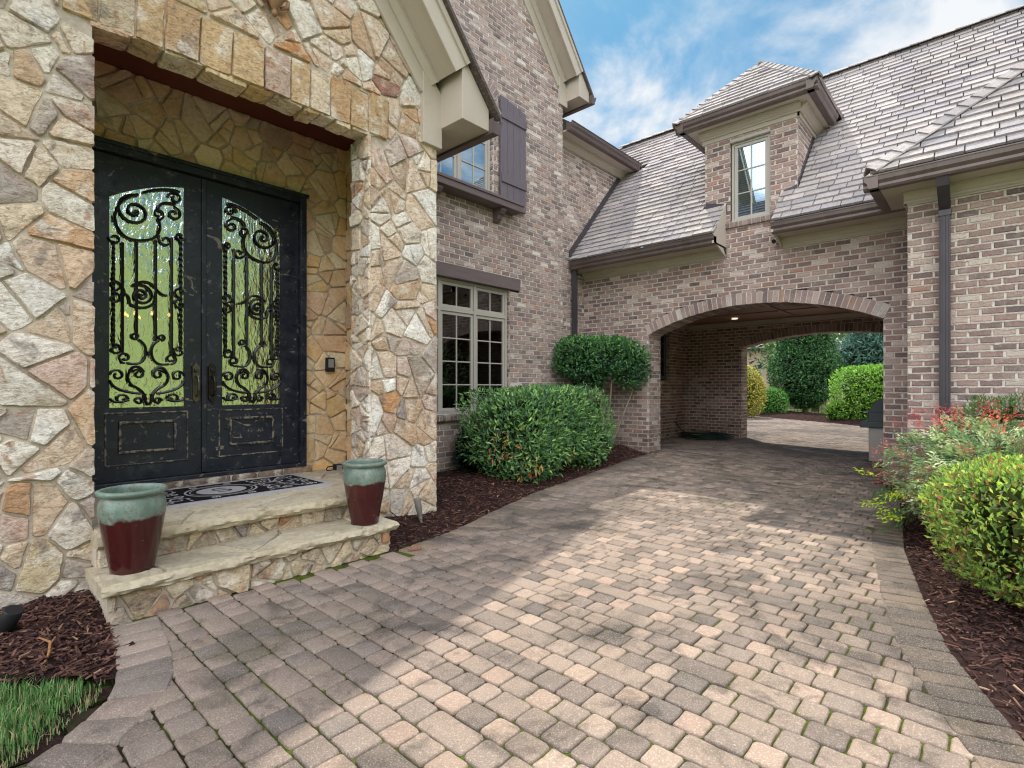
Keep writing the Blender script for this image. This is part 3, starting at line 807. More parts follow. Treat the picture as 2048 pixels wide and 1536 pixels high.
mb = MB(); slate_roof(mb, OW, NY, UPR, NR, 6, 5.6, None, seed=72, edge=wing_edge); sheath(mb, OW, NY, UPR, NR, 5.6, wing_edge)
mb.face([(6.2, .954, 3.19), (7.1, .954, 3.19), (9.88, -2.52, 6.23), (8.98, -2.52, 6.23)], S(96, 90, 90))
mb.face([(10.0, -3.8, 7.36), (10.0, -4.8, 7.36), (13.7, -4.8, 3.2), (13.7, -3.8, 3.2)], S(120, 112, 110))
mb.face([(6.25, -4.72, 3.25), (10.0, -4.72, 7.36), (13.7, -4.72, 3.2)], S(120, 112, 110))
hip_caps(mb, (6.27, .90, 3.27), (9.4, -3.01, 6.70), (-.45, .4, .8), seed=5, step=.15, wd=.09, lift=.045)
mb.build('roof', SL, house)
# main gable and the roof behind it
mb = MB(); k = S(96, 84, 80)
for sg in (1, -1):
    e = 3.6 + sg * 3.54; mb.prism([(e, 4.73, 5.765), (e, 4.73, 5.815), (3.6, 4.73, 9.815), (3.6, 4.73, 9.765)], (0, 5, 0), k)
mb.prism([(6.85, 4.86, 5.27), (8.96, 4.86, 5.27), (12.9, 9.86, 8.77), (6.85, 9.86, 8.77)], (0, 0, .03), k)
mb.build('roof', SL, house)
# portico roof
mb = MB(); pr = lambda x: 3.56 - 1.15 * (x - 3.34)
mb.prism([(3.38, 3.22, pr(3.38)), (3.38, 3.22, pr(3.38) + .045), (1.45, 3.22, pr(1.45) + .045), (1.45, 3.22, pr(1.45))], (0, 1.9, 0), k)
mb.prism([(-.48, 3.22, pr(3.38)), (-.48, 3.22, pr(3.38) + .045), (1.45, 3.22, pr(1.45) + .045), (1.45, 3.22, pr(1.45))], (0, 1.9, 0), k)
cs = 1 / math.hypot(1, 1.15)
slate_roof(mb, (3.38, 3.22, pr(3.38) + .045), Y_, (-cs, 0, 1.15 * cs), (1.15 * cs, 0, cs), 1.82, 2.9, None, seed=74, edge=lambda s: [(0, 1.82)])
mb.build('roof', SL, house)
# dormer roof
mb = MB(); dl = math.hypot(.85, .9)
de = lambda s: [(.92 * s / dl, 1.84 - .92 * s / dl)]
slate_roof(mb, (7.25, 3.42, 4.955), NY, (.85, 0, .9), (-.9, 0, .85), 1.84, dl, None, seed=75, edge=de, exp=.115); sheath(mb, (7.25, 3.42, 4.95), NY, (.85, 0, .9), (-.9, 0, .85), dl, de, exp=.115)
dl2 = math.hypot(.92, .9); ds = lambda s: [(.85 * s / dl2, 2.45)]
slate_roof(mb, (7.25, 1.58, 4.955), X_, (0, .92, .9), (0, -.9, .92), 2.45, dl2, None, seed=76, edge=ds, exp=.115); sheath(mb, (7.25, 1.58, 4.95), X_, (0, .92, .9), (0, -.9, .92), dl2, ds)
slate_roof(mb, (7.25, 3.42, 4.955), X_, (0, -.92, .9), (0, .9, .92), 2.45, dl2, None, seed=77, edge=ds, exp=.115); sheath(mb, (7.25, 3.42, 4.95), X_, (0, -.92, .9), (0, .9, .92), dl2, ds)
hip_caps(mb, (7.25, 3.42, 4.95), (8.1, 2.5, 5.85), (-.5, .5, .7), seed=6, step=.12, wd=.075, lift=.02)
hip_caps(mb, (7.25, 1.58, 4.95), (8.1, 2.5, 5.85), (-.5, -.5, .7), seed=7, step=.12, wd=.075, lift=.02)
hip_caps(mb, (8.08, 2.5, 5.85), (9.55, 2.5, 5.85), Z_, seed=8, step=.2, wd=.08, lift=.02)
mb.build('dormer_roof', SL, dormer)

# ---- eaves, trim, gutters
T = MT['trim']
mb = MB()   # wing eaves left and right of the dormer
for ya, yb in ((2.80, 5.22), (.66, 2.06)):
    mb.box(7.22, 7.6, ya, yb, 3.105, 3.135); mb.box(7.572, 7.6, ya, yb, 2.985, 3.105); mb.run(CROWN, (7.571, ya, 3.006), (7.571, yb, 3.006), NX, Z_)
mb.prism([(7.135, 2.80, 3.225), (7.135, 2.80, 3.11), (7.25, 2.80, 3.104), (7.6, 2.80, 2.985), (7.6, 2.80, 3.78)], (0, .025, 0))
mb.prism([(7.135, 2.05, 3.225), (7.135, 2.05, 3.11), (7.25, 2.05, 3.104), (7.6, 2.05, 2.985), (7.6, 2.05, 3.78)], (0, .025, 0))
mb.build('eave_trim', T, house, bevel=.003)
mb = MB()   # right wing eave
mb.box(6.32, 6.67, -4.7, .83, 3.105, 3.135); mb.box(6.67, 7.30, .64, .83, 3.106, 3.136); mb.box(6.642, 6.67, -4.5, .665, 2.985, 3.105); mb.run(CROWN, (6.641, -4.5, 3.006), (6.641, .665, 3.006), NX, Z_)
mb.box(6.642, 7.57, .64, .668, 2.986, 3.104)
mb.build('eave_trim', T, house, bevel=.003)
mb = MB()   # dormer eave
mb.box(7.37, 9.0, 1.70, 3.30, 4.835, 4.875); mb.box(7.57, 7.6, 1.855, 3.14, 4.675, 4.835); mb.run(CROWN, (7.569, 1.83, 4.735), (7.569, 3.165, 4.735), NX, Z_)
mb.box(7.57, 8.9, 1.855, 1.884, 4.676, 4.834); mb.run(CROWN, (7.56, 1.854, 4.735), (8.8, 1.854, 4.735), NY, Z_)
mb.build('dormer_eave', T, dormer, bevel=.003)
mb = MB()   # return eave of the house
mb.box(6.74, 8.87, 4.98, 5.25, 5.205, 5.235); mb.box(6.74, 9.0, 5.222, 5.25, 5.10, 5.205); mb.run(CROWN, (6.74, 5.221, 5.107), (8.95, 5.221, 5.107), NY, Z_)
mb.build('eave_trim', T, house, bevel=.003)
def gutter(A, B, out, name='gutter', parent=house):
    mb = MB(); mb.run(GUTTER, A, B, out, Z_); return mb.build(name, MT['gutter'], parent)
gutter((7.226, 2.80, 3.10), (7.226, 5.20, 3.10), NX); gutter((7.226, .70, 3.10), (7.226, 2.075, 3.10), NX)
gutter((6.326, -4.7, 3.10), (6.326, .954, 3.10), NX); gutter((6.20, .828, 3.10), (7.10, .828, 3.10), Y_)
gutter((6.72, 4.976, 5.20), (8.90, 4.976, 5.20), NY)
mb = MB(); mb.run(GUTTER, (7.376, 1.58, 4.83), (7.376, 3.42, 4.83), NX, Z_); mb.run(GUTTER, (7.252, 1.706, 4.83), (8.50, 1.706, 4.83), NY, Z_); mb.run(GUTTER, (7.252, 3.294, 4.83), (8.50, 3.294, 4.83), Y_, Z_)
mb.build('dormer_gutter', MT['gutter'], dormer)
gutter((3.30, 3.24, 3.385), (3.30, 5.0, 3.385), X_)
gutter((7.06, 4.72, 5.68), (7.06, 6.0, 5.68), X_)
def downspout(pts, w, prof):
    o = MB()
    for (a, b) in pts: o.prism(*[x for x in (a, b)])
    return o
mb = MB(); mb.box(6.555, 6.615, .30, .385, .05, 2.86)
for i in range(4): mb.box(6.549, 6.5555, .306 + i * .020, .316 + i * .020, .06, 2.84)
mb.prism([(6.555, .30, 2.85), (6.30, .30, 3.02), (6.26, .30, 3.11), (6.318, .30, 3.11), (6.345, .30, 3.06), (6.616, .30, 2.88)], (0, .085, 0)); mb.box(6.545, 6.622, .293, .392, 2.80, 2.87)
mb.build('downspout', MT['downspout'], house, bevel=.004)
mb = MB(); mb.box(7.18, 7.255, 5.135, 5.20, .08, 3.10)
for i in range(3): mb.box(7.19 + i * .022, 7.20 + i * .022, 5.129, 5.1355, .1, 3.0)
mb.build('downspout', MT['downspout'], house, bevel=.004)
# lead flashings
mb = Pieces('flashing', MT['downspout'], house)
mb.prism([(7.15, 5.228, pz(7.15)), (8.95, 5.228, pz(8.95)), (8.95, 5.228, pz(8.95) + .17), (7.15, 5.228, pz(7.15) + .17)], (0, .012, 0))
mb.prism([(7.60, 1.872, pz(7.6)), (9.0, 1.872, pz(9.0)), (9.0, 1.872, pz(9.0) + .12), (7.60, 1.872, pz(7.6) + .12)], (0, .010, 0))
mb.prism([(7.585, 1.89, 3.66), (7.585, 2.10, 3.60), (7.585, 2.10, 3.74), (7.585, 1.89, 3.80)], (.012, 0, 0))
mb.prism([(7.585, 2.79, 3.62), (7.585, 3.10, 3.70), (7.585, 3.10, 3.83), (7.585, 2.79, 3.75)], (.012, 0, 0))
mb.build('flashing', MT['downspout'], house)
# gable rakes
def rake(name, y_wall, y_out, zline, xp, xe, m, perp, mirror=None):
    mb = MB(); cs = 1 / math.hypot(1, m); Wv = Vector((m * cs, 0, cs))
    for sg in (1, -1):
        f = (lambda x: x) if sg == 1 else (lambda x: 2 * xp - x)
        A = Vector((f(xp), 0, zline(xp))); B = Vector((f(xe), 0, zline(xe))); W2 = Vector((sg * m * cs, 0, cs))
        at = lambda P, y: (P.x, y, P.z)
        if sg == -1: A, B = A, B
        # frieze board, crown, soffit, fascia with a shadow strip
        mb.run([(0, -perp), (.026, -perp), (.026, -.17), (0, -.17)], at(A, y_wall), at(B, y_wall), NY, W2)
        mb.run([(.026, -.235), (.034, -.235), (.04, -.215), (.06, -.195), (.066, -.18), (.08, -.178), (.08, -.168), (.026, -.168)], at(A, y_wall), at(B, y_wall), NY, W2)
        d = y_wall - y_out
        mb.run([(0, -.17), (d - .001, -.17), (d - .001, -.15), (0, -.15)], at(A, y_wall), at(B, y_wall), NY, W2)
        mb.run([(d, -.195), (d + .022, -.195), (d + .022, -.05), (d + .040, -.048), (d + .046, -.004), (d, -.004)], at(A, y_wall), at(B, y_wall), NY, W2)
    return mb
mb = rake('gable_trim', 3.598, 3.30, pr, 1.45, 3.05, 1.15, .36)
for sg in (1, -1):
    f = lambda x: x if sg == 1 else 2.9 - x
    mb.prism([(f(2.79), 3.565, 3.235), (f(2.995), 3.565, 3.235), (f(2.995), 3.565, pr(2.995) - .26), (f(2.79), 3.565, pr(2.79) - .26)], (0, .05, 0))
    mb.prism([(f(2.985), 3.29, 3.41), (f(3.30), 3.29, 3.41), (f(3.30), 3.29, pr(3.30) - .012), (f(2.985), 3.29, pr(2.985) - .012)], (0, 1.74, 0))
mb.build('gable_trim', T, house, bevel=.003)
pm = lambda x: 5.80 - 1.13 * (x - 7.12)
mb = rake('gable_trim', 5.045, 4.78, pm, 3.6, 6.85, 1.13, .38)
mb.prism([(6.60, 5.01, 5.60), (6.80, 5.01, 5.60), (6.80, 5.01, pm(6.8) - .28), (6.60, 5.01, pm(6.6) - .28)], (0, .05, 0))
mb.prism([(6.79, 4.775, 5.70), (7.06, 4.775, 5.70), (7.06, 4.775, pm(7.06) - .012), (6.79, 4.775, pm(6.79) - .012)], (0, 1.0, 0))
mb.build('gable_trim', T, house, bevel=.003)

# ---- stone portico
WS = Wall((0, 3.622, 0), X_, NY)
def portico_clip(site, poly):
    u, z = site; res = []
    cl = lambda p, *h: clip_half(p, *h) if len(p) > 2 else []
    if z > 3.46:
        p = cl(poly, 0, 3.465, 0, -1) if .3 < u < 2.6 else poly
        if len(p) > 2: res.append(p)
    else:
        L = cl(poly, .59, 0, 1, 0); R = cl(poly, 2.29, 0, -1, 0)
        if z > 3.06: L = cl(L, .44, 0, 1, 0); R = cl(R, 2.46, 0, -1, 0)
        res += [p for p in (L, R) if len(p) > 2]
        if .44 < u < 2.46 and z > 3.0:
            p = cl(poly, 0, 3.465, 0, -1)
            if len(p) > 2: res.append(p)
    out = []
    for p in res:
        for m in (1, -1): p = cl(p, 3.34 if m == 1 else -.44, pr(3.34) - .50, m * 1.15, 1)
        if len(p) > 2: out.append(p)
    return out
mb = MB(); stone_wall(mb, WS, -.10, 2.975, -.08, 5.3, portico_clip, seed=101, r=(.15, .36))
rng = random.Random(7); u = .445   # flat arch of upright stones over the opening
while u < 2.45:
    b = min(2.455, u + rng.uniform(.13, .21))
    if 2.455 - b < .08: b = 2.455
    col = mulc(pick(rng, [(S(206, 178, 140), 4), (S(196, 164, 128), 3), (S(216, 200, 176), 2), (S(190, 166, 150), 1)]), rng.uniform(.9, 1.08))
    zt = 3.46 + rng.uniform(-.02, .0)
    stone_block(mb, WS, [(u, 3.135), (b, 3.135), (b + .012, zt), (u + .012, zt)], rng, col, .018, .0035, .003)
    u = b
mb.mi = 1
for q in ([(-.1, -.08), (.575, -.08), (.575, 3.14), (-.1, 3.14)], [(2.305, -.08), (2.975, -.08), (2.975, 3.14), (2.305, 3.14)]):
    mb.face([WS.p(*p, .002) for p in q])
mb.face([WS.p(*p, .002) for p in [(-.1, 3.14), (2.975, 3.14), (2.975, 3.6), (1.45, 5.35), (-.1, 3.6)]])
# inner face of the pillar, lintel underside, walls of the recess
nc = lambda s, p: p
WARM = [(S(244, 222, 184), 5), (S(234, 206, 166), 4), (S(246, 232, 204), 3), (S(236, 208, 154), 1.4), (S(226, 194, 166), 2.4), (S(198, 178, 158), 1.4)]  # recess palette lightened and warmed in place of bounce light
stone_wall(mb, Wall((2.305, 0, 0), NY, NX), -3.88, -3.6, -.05, 3.14, nc, seed=102, r=(.12, .26))
mb.mi = 1; w = Wall((2.305, 0, 0), NY, NX); mb.face([w.p(-3.88, 0, .001), w.p(-3.6, 0, .001), w.p(-3.6, 3.14, .001), w.p(-3.88, 3.14, .001)])
w = Wall((0, 0, 3.145), X_, (0, 0, -1), V=Y_)
rng = random.Random(17); u = .56; mb.mi = 0
while u < 2.32:
    b = min(2.34, u + rng.uniform(.12, .26)); stone_block(mb, w, [(u, 3.602), (b, 3.602), (b, 3.80), (u, 3.80)], rng, mulc(pick(rng, WARM), rng.uniform(.8, 1)), .014, .005, .004); u = b
mb.mi = 1; mb.face([w.p(.4, 3.62), w.p(2.5, 3.62), w.p(2.5, 3.80), w.p(.4, 3.80)])
mb.build('stone_wall', ST, house, smooth=True, auto=30)
mb = MB()
def door_clip(site, poly):
    u, z = site
    if z > 2.86:
        p = clip_half(poly, 0, 2.875, 0, -1) if .55 < u < 2.35 else poly
        return [p] if len(p) > 2 else []
    res = [clip_half(poly, .62, 0, 1, 0), clip_half(poly, 2.285, 0, -1, 0)]
    if z > 2.6 and .62 < u < 2.285: res.append(clip_half(poly, 0, 2.875, 0, -1))
    return [p for p in res if len(p) > 2]
wb = Wall((0, 4.715, 0), X_, NY)
stone_wall(mb, wb, .15, 2.735, .3, 3.48, door_clip, seed=103, r=(.15, .34), pal=WARM, tint=(1.08, .97, .93))
mb.mi = 1
for q in ([(.15, .3), (.62, .3), (.62, 3.56), (.15, 3.56)], [(2.285, .3), (2.735, .3), (2.735, 3.56), (2.285, 3.56)], [(.62, 2.87), (2.285, 2.87), (2.285, 3.56), (.62, 3.56)]): mb.face([wb.p(*p, .001) for p in q])
w = Wall((2.735, 0, 0), NY, NX); stone_wall(mb, w, -4.70, -3.88, .3, 3.56, nc, seed=104, r=(.16, .36), pal=WARM, tint=(1.08, .97, .93))
mb.mi = 1; mb.face([w.p(-4.7, .3, .001), w.p(-3.88, .3, .001), w.p(-3.88, 3.56, .001), w.p(-4.7, 3.56, .001)])
mb.build('stone_wall', [MT['recess_stone'], MT['stone_mortar']], house, smooth=True, auto=30)
mb = Pieces('masonry_backing', MT['stone'], house); c = S(150, 130, 104)
mb.box(2.32, 2.97, 3.64, 3.87, 0, 3.6, c); mb.box(2.75, 2.968, 3.87, 5.04, 0, 3.6, c); mb.box(-.09, .57, 3.64, 3.87, 0, 3.6, c); mb.box(-.09, .14, 3.87, 5.04, 0, 3.6, c)
mb.prism([(-.09, 3.64, 3.17), (2.97, 3.64, 3.17), (2.97, 3.64, 3.6), (1.45, 3.64, 5.4), (-.09, 3.64, 3.6)], (0, .155, 0), c)
mb.box(.14, .6, 4.73, 4.9, 0, 3.6, c); mb.box(2.31, 2.75, 4.73, 4.9, 0, 3.6, c); mb.box(.14, 2.75, 4.73, 4.9, 2.9, 3.6, c)
mb.build('masonry_backing', MT['stone'], house)
mb = MB(); mb.box(.14, 2.74, 3.80, 4.72, 3.475, 3.6); mb.box(.3, 2.4, 3.785, 3.80, 3.15, 3.58); mb.build('porch_ceiling', MT['ceiling'], house)

# ---- double iron door
door = MB()
door.box(.615, .672, 4.62, 4.78, .43, 2.88); door.box(2.228, 2.285, 4.62, 4.78, .43, 2.88); door.box(.672, 2.228, 4.62, 4.78, 2.822, 2.88)
door.box(.60, 2.30, 4.60, 4.64, 2.872, 2.90); door.box(.672, 2.228, 4.62, 4.78, .43, .462)
door = door.build('front_door', MT['iron_door'], house, bevel=.004)
ztop = lambda x: 2.72 - .55 * (x - 1.45) ** 2
def leaf(x0, x1, g0, g1, hinge_right, yo=0.0):
    n = 14
    arc = [(lerp(g1, g0, i / n), ztop(lerp(g1, g0, i / n))) for i in range(n + 1)]
    hole = [(g0, 1.0), (g1, 1.0)] + arc
    outer = [(x0, .465), (x1, .465), (x1, 2.818), (x0, 2.818)]
    mb = MB(); ya, yb = 4.672 + yo, 4.735
    pts = [[Vector((x, z, 0)) for x, z in outer], [Vector((x, z, 0)) for x, z in hole]]
    flat = [p for l in pts for p in l]; tr = tessellate_polygon(pts)
    for t in tr:
        mb.face([(flat[i].x, ya, flat[i].y) for i in t]); mb.face([(flat[i].x, yb, flat[i].y) for i in reversed(t)])
    for l in (outer, hole):
        for i in range(len(l)):
            a, b = l[i], l[(i + 1) % len(l)]; mb.face([(a[0], ya, a[1]), (b[0], ya, b[1]), (b[0], yb, b[1]), (a[0], yb, a[1])])
    # lip around the glass
    lf = mb.build('door_leaf', MT['iron_door'], door)
    gm = MB(); hl = [(x, z) for x, z in hole]
    ptsg = [Vector((x, z, 0)) for x, z in hl]
    for t in tessellate_polygon([ptsg]): gm.face([(ptsg[i].x, 4.678, ptsg[i].y) for i in t])
    gm.build('glass_pane', MT['door_glass'], door)
    # raised panel mouldings below the glass
    pm_ = MB(); gc = (g0 + g1) / 2; hw = (g1 - g0) / 2
    def rect(a, b, c, d, wd, pr_):
        pm_.box(a, b, ya - pr_, ya, c, c + wd); pm_.box(a, b, ya - pr_, ya, d - wd, d); pm_.box(a, a + wd, ya - pr_, ya, c + wd, d - wd); pm_.box(b - wd, b, ya - pr_, ya, c + wd, d - wd)
    rect(gc - hw - .03, gc + hw + .03, .575, .965, .012, .007); rect(gc - hw * .78, gc + hw * .78, .665, .90, .018, .014)
    pm_.build('panel_moulding', MT['worn_edge'], door, bevel=.004)
    # wrought iron scrollwork
    g = MB(); W = g1 - g0; y = 4.660
    X = lambda s: (g0 + s) if hinge_right else (g1 - s)
    def P(s, z, dy=0): return (X(s), y + dy, z)
    def bar(s, z0, z1, r=.0095, tw=0):
        k = 2 if not tw else 60
        g.tube([P(s, lerp(z0, z1, i / (k - 1))) for i in range(k)], r, 4 if tw else 6, twist=tw)
    def spiral(cs, cz, r0, turns, a0, dirn=1, r1=.010, r=.0098, n=34):
        pts = []
        if r0 < .06: turns *= .78; r *= .82; r1 = .014
        for i in range(n + 1):
            t = i / n; a = a0 + dirn * 2 * PI * turns * t; rr = lerp(r0, r1, t ** .8); pts.append(P(cs + rr * math.cos(a), cz + rr * math.sin(a)))
        g.tube(pts, [r * (1 if i < n - 3 else 1.2) for i in range(n + 1)], 6)
        c = P(cs, cz)
        if r0 > .06: g.tube([(c[0], y - .012, c[2]), (c[0], y + .012, c[2])], .011, 8)
    def arc(p0, p1, p2, r=.0098, n=14):
        g.tube([P((1 - t) ** 2 * p0[0] + 2 * t * (1 - t) * p1[0] + t * t * p2[0], (1 - t) ** 2 * p0[1] + 2 * t * (1 - t) * p1[1] + t * t * p2[1]) for t in [i / n for i in range(n + 1)]], r, 6)
    c = W / 2
    zt = lambda s: ztop(X(s))
    bar(.022, 1.44, 2.33, .0115, .55); bar(W - .022, 1.44, 2.20, .0115, .55)
    bar(.085, 1.40, 2.30); bar(c - .045, 1.50, 2.26); bar(c + .075, 1.50, 2.22); bar(W - .075, 1.40, 2.20);
    # top: one large scroll, sweeping to small ones
    spiral(W - .15, zt(W - .15) - .16, .125, 1.9, PI * .55, -1); arc((W - .17, zt(W - .17) - .04), (W - .02, zt(W - .02) - .03), (W - .03, 2.34)); arc((W - .03, 2.36), (W - .06, 2.17), (c - .02, 2.26)); arc((c - .02, 2.26), (c - .10, 2.32), (c - .06, 2.43))
    spiral(.07, zt(.07) - .21, .055, 1.6, PI * .5, 1); spiral(c - .06, 2.46, .045, 1.4, -PI * .5, -1); spiral(.06, zt(.06) - .09, .05, 1.5, 0, 1); spiral(c - .11, 2.27, .05, 1.5, PI * .2, -1); spiral(.03, 2.32, .035, 1.2, PI, 1); spiral(W - .03, 2.22, .04, 1.2, 0, -1)
    arc((.03, zt(.03) - .04), (c - .1, zt(c - .1) - .0), (c + .04, zt(c) - .05))
    arc((.06, zt(.06) - .14), (.16, zt(.16) - .10), (c - .06, 2.50))
    # middle band
    spiral(c + .045, 1.83, .085, 2.0, PI * .25, 1); arc((c + .105, 1.89), (c + .02, 1.97), (c - .04, 1.90)); arc((c - .04, 1.90), (c - .08, 1.84), (.115, 1.85)); arc((c - .05, 1.80), (c + .02, 1.70), (c + .12, 1.76)); arc((c + .12, 1.76), (W - .12, 1.83), (W - .07, 1.83))
    for s, d in ((.028, 1), (W - .028, -1)):
        spiral(s, 1.885, .042, 1.3, -PI * .5, d); spiral(s, 1.79, .042, 1.3, PI * .5, -d); arc((s + d * .04, 1.88), (s + d * .075, 1.84), (s + d * .04, 1.79))
    # bottom lyre
    for d in (1, -1):
        Q = lambda s, z: (c + d * s, z)
        arc(Q(.018, 1.40), Q(.03, 1.30), Q(.13, 1.325)); spiral(c + d * .145, 1.365, .042, 1.5, -PI * .5, d); arc(Q(.018, 1.40), Q(.012, 1.47), Q(.065, 1.50)); spiral(c + d * .082, 1.525, .024, 1.3, -PI * .6, d)
        arc(Q(.018, 1.05), Q(.02, 1.12), Q(.10, 1.16)); arc(Q(.10, 1.16), Q(.155, 1.22), Q(.10, 1.29)); spiral(c + d * .062, 1.245, .040, 1.5, PI * .1 if d > 0 else PI * .9, d); arc(Q(.10, 1.29), Q(.06, 1.32), Q(.03, 1.26))
        arc(Q(.05, 1.10), Q(.22, 1.12), Q(.235, 1.20)); spiral(c + d * .19, 1.235, .046, 1.5, 0 if d > 0 else PI, d)
        spiral(c + d * .165, 1.06, .042, 1.4, PI if d > 0 else 0, -d); spiral(c + d * .06, 1.045, .026, 1.3, 0 if d > 0 else PI, d); arc(Q(.0, 1.015), Q(.04, 1.06), Q(.018, 1.10)); arc(Q(.12, 1.055), Q(.22, 1.02), Q(.235, 1.07)); spiral(c + d * .20, 1.42, .04, 1.4, PI * .5, d)
    g.tube([P(c, 1.415), P(c, 1.385)], .02, 8)
    g.build('scroll_grille', MT['iron'], door, smooth=True, auto=40)
leaf(.674, 1.444, .84, 1.31, False); leaf(1.456, 2.226, 1.59, 2.06, True, .004)
mb = MB(); mb.box(1.432, 1.468, 4.655, 4.674, .47, 2.815); mb.build('astragal', MT['iron_door'], door, bevel=.004)
def handle(x, z0, z1, m):
    mb = MB(); w = .027
    mb.prism([(x - w, 4.655, z0 + .02), (x, 4.655, z0 - .012), (x + w, 4.655, z0 + .02), (x + w, 4.655, z1 - .02), (x, 4.655, z1 + .01), (x - w, 4.655, z1 - .02)], (0, .016, 0))
    mb.tube([(x, 4.65, z1 - .09), (x, 4.61, z1 - .10), (x, 4.595, z1 - .14), (x, 4.595, z0 + .09), (x, 4.61, z0 + .05), (x, 4.65, z0 + .04)], [.010, .010, .012, .012, .010, .010], 8)
    mb.tube([(x, 4.655, z1 - .045), (x, 4.638, z1 - .045)], .017, 12); mb.box(x - .012, x + .012, 4.605, 4.655, z1 - .105, z1 - .09)
    mb.build('door_handle', m, door, bevel=.003)
handle(1.392, 1.04, 1.33, MT['bronze']); handle(1.508, 1.04, 1.33, MT['darkbronze'])
mb = MB(); a = [(.3, 4.80, .35), (2.6, 4.80, .35), (2.6, 4.80, 2.95), (.3, 4.80, 2.95)]; b = [(x, 9.0, z) for x, _, z in a]
mb.add(a + b, [(4, 5, 6, 7), (0, 1, 5, 4), (1, 2, 6, 5), (2, 3, 7, 6), (3, 0, 4, 7)]); mb.build('room_interior', MT['room'], house)
# ================================================================== ground, driveway, beds
def gz(x, y): return .10 * sm(y, 1.6, 4.0) * sm(x, 4.5, 7.5) * (1 - .6 * sm(x, 8.5, 11.5))
LEFT1 = [(-2.2, 1.72), (-.6, 1.90), (0.0, 2.05), (.285, 2.25), (.45, 2.44), (.50, 2.66), (.56, 3.12)]
LEFT2 = [(2.2, 3.10), (2.8, 3.19), (3.43, 3.40), (4.44, 3.70), (5.4, 3.82), (6.5, 3.90), (7.55, 3.99)]
RIGHT = [(7.55, .95), (6.62, .70), (5.6, .57), (4.61, .457), (3.6, .27), (2.99, .138), (2.39, -.075), (1.6, -.42), (.8, -.85), (0, -1.4), (-2.2, -2.7)]
BACKE = [(12.05, 6.6), (21.4, 7.2), (17.6, 2.4), (16.6, -4), (12.05, -4)]
DRIVE = LEFT1 + LEFT2 + [(7.6, 4.02), (8.0, 4.02), (8.0, 5.24), (11.7, 5.24), (11.7, 4.0), (12.05, 4.0)] + BACKE + [(12.05, .8), (11.7, .8), (11.7, .36), (8, .36), (8, .96)] + RIGHT
def inside(p, poly):
    x, y = p; c = False; n = len(poly)
    for i in range(n):
        x1, y1 = poly[i]; x2, y2 = poly[(i + 1) % n]
        if (y1 > y) != (y2 > y) and x < (x2 - x1) * (y - y1) / (y2 - y1) + x1: c = not c
    return c
def dline(p, L):
    best = 1e9
    for (x1, y1), (x2, y2) in zip(L, L[1:]):
        dx, dy = x2 - x1, y2 - y1; t = max(0, min(1, ((p[0] - x1) * dx + (p[1] - y1) * dy) / (dx * dx + dy * dy)))
        best = min(best, math.hypot(p[0] - x1 - dx * t, p[1] - y1 - dy * t))
    return best
def paver(mb, poly, col, rng, lift=0.0, near=True, gap=.0028):
    cx = sum(p[0] for p in poly) / 4; cy = sum(p[1] for p in poly) / 4
    dz = rng.uniform(-.002, .002) + lift; tx, ty = rng.uniform(-.012, .012), rng.uniform(-.012, .012)
    Zf = lambda x, y: gz(x, y) + dz + tx * (x - cx) + ty * (y - cy)
    P = inset(poly if poly_area(poly) > 0 else poly[::-1], gap)
    if len(P) < 3: return
    if near:
        ring = []
        n = len(P)
        for i in range(n):
            a, b, c = P[i - 1], P[i], P[(i + 1) % n]
            la = math.hypot(a[0] - b[0], a[1] - b[1]); lc = math.hypot(c[0] - b[0], c[1] - b[1]); k = min(.0115 * rng.uniform(.5, 1.8), la * .3, lc * .3)
            p1 = (b[0] + (a[0] - b[0]) * k / la, b[1] + (a[1] - b[1]) * k / la); p2 = (b[0] + (c[0] - b[0]) * k / lc, b[1] + (c[1] - b[1]) * k / lc)
            ring += [p1, ((p1[0] + p2[0] + b[0] * 1.2) / 3.2, (p1[1] + p2[1] + b[1] * 1.2) / 3.2), p2]
            m = ((p2[0] + c[0]) / 2 + rng.uniform(-.0025, .0025), (p2[1] + c[1]) / 2 + rng.uniform(-.0025, .0025)); ring.append(m)
    else: ring = P
    n = len(ring); V = []
    sc = lambda x, y, d: (lambda l: (x + (cx - x) * d / l, y + (cy - y) * d / l))(math.hypot(cx - x, cy - y) or 1)
    for x, y in ring: V.append((x, y, Zf(x, y) - .03))
    for x, y in ring: V.append((x, y, Zf(x, y) - .0075))
    for d, e in ((.0035, .0018), (.008, 0)) if near else ((.008, 0),):
        for x, y in ring:
            q = sc(x, y, d); V.append((q[0], q[1], Zf(*q) - e + .0018 * noise.noise((q[0] * 30, q[1] * 30, 0))))
    L = len(V) // n; F = []
    for k in range(L - 1):
        for i in range(n): F.append((k * n + i, k * n + (i + 1) % n, (k + 1) * n + (i + 1) % n, (k + 1) * n + i))
    F.append(tuple((L - 1) * n + i for i in range(n)))
    mb.add(V, F, col)
rng = random.Random(5)
PT = [(S(202, 180, 163), 4), (S(206, 186, 170), 3), (S(196, 173, 157), 2)]
PG = [(S(178, 162, 149), 5), (S(168, 154, 143), 4), (S(154, 142, 133), 3), (S(184, 167, 153), 4), (S(140, 132, 126), .9)]
PP = [(S(178, 162, 153), 4), (S(170, 156, 148), 4), (S(186, 168, 157), 3), (S(154, 144, 139), 1.6)]
mb = MB(); row = 0; x = -2.3
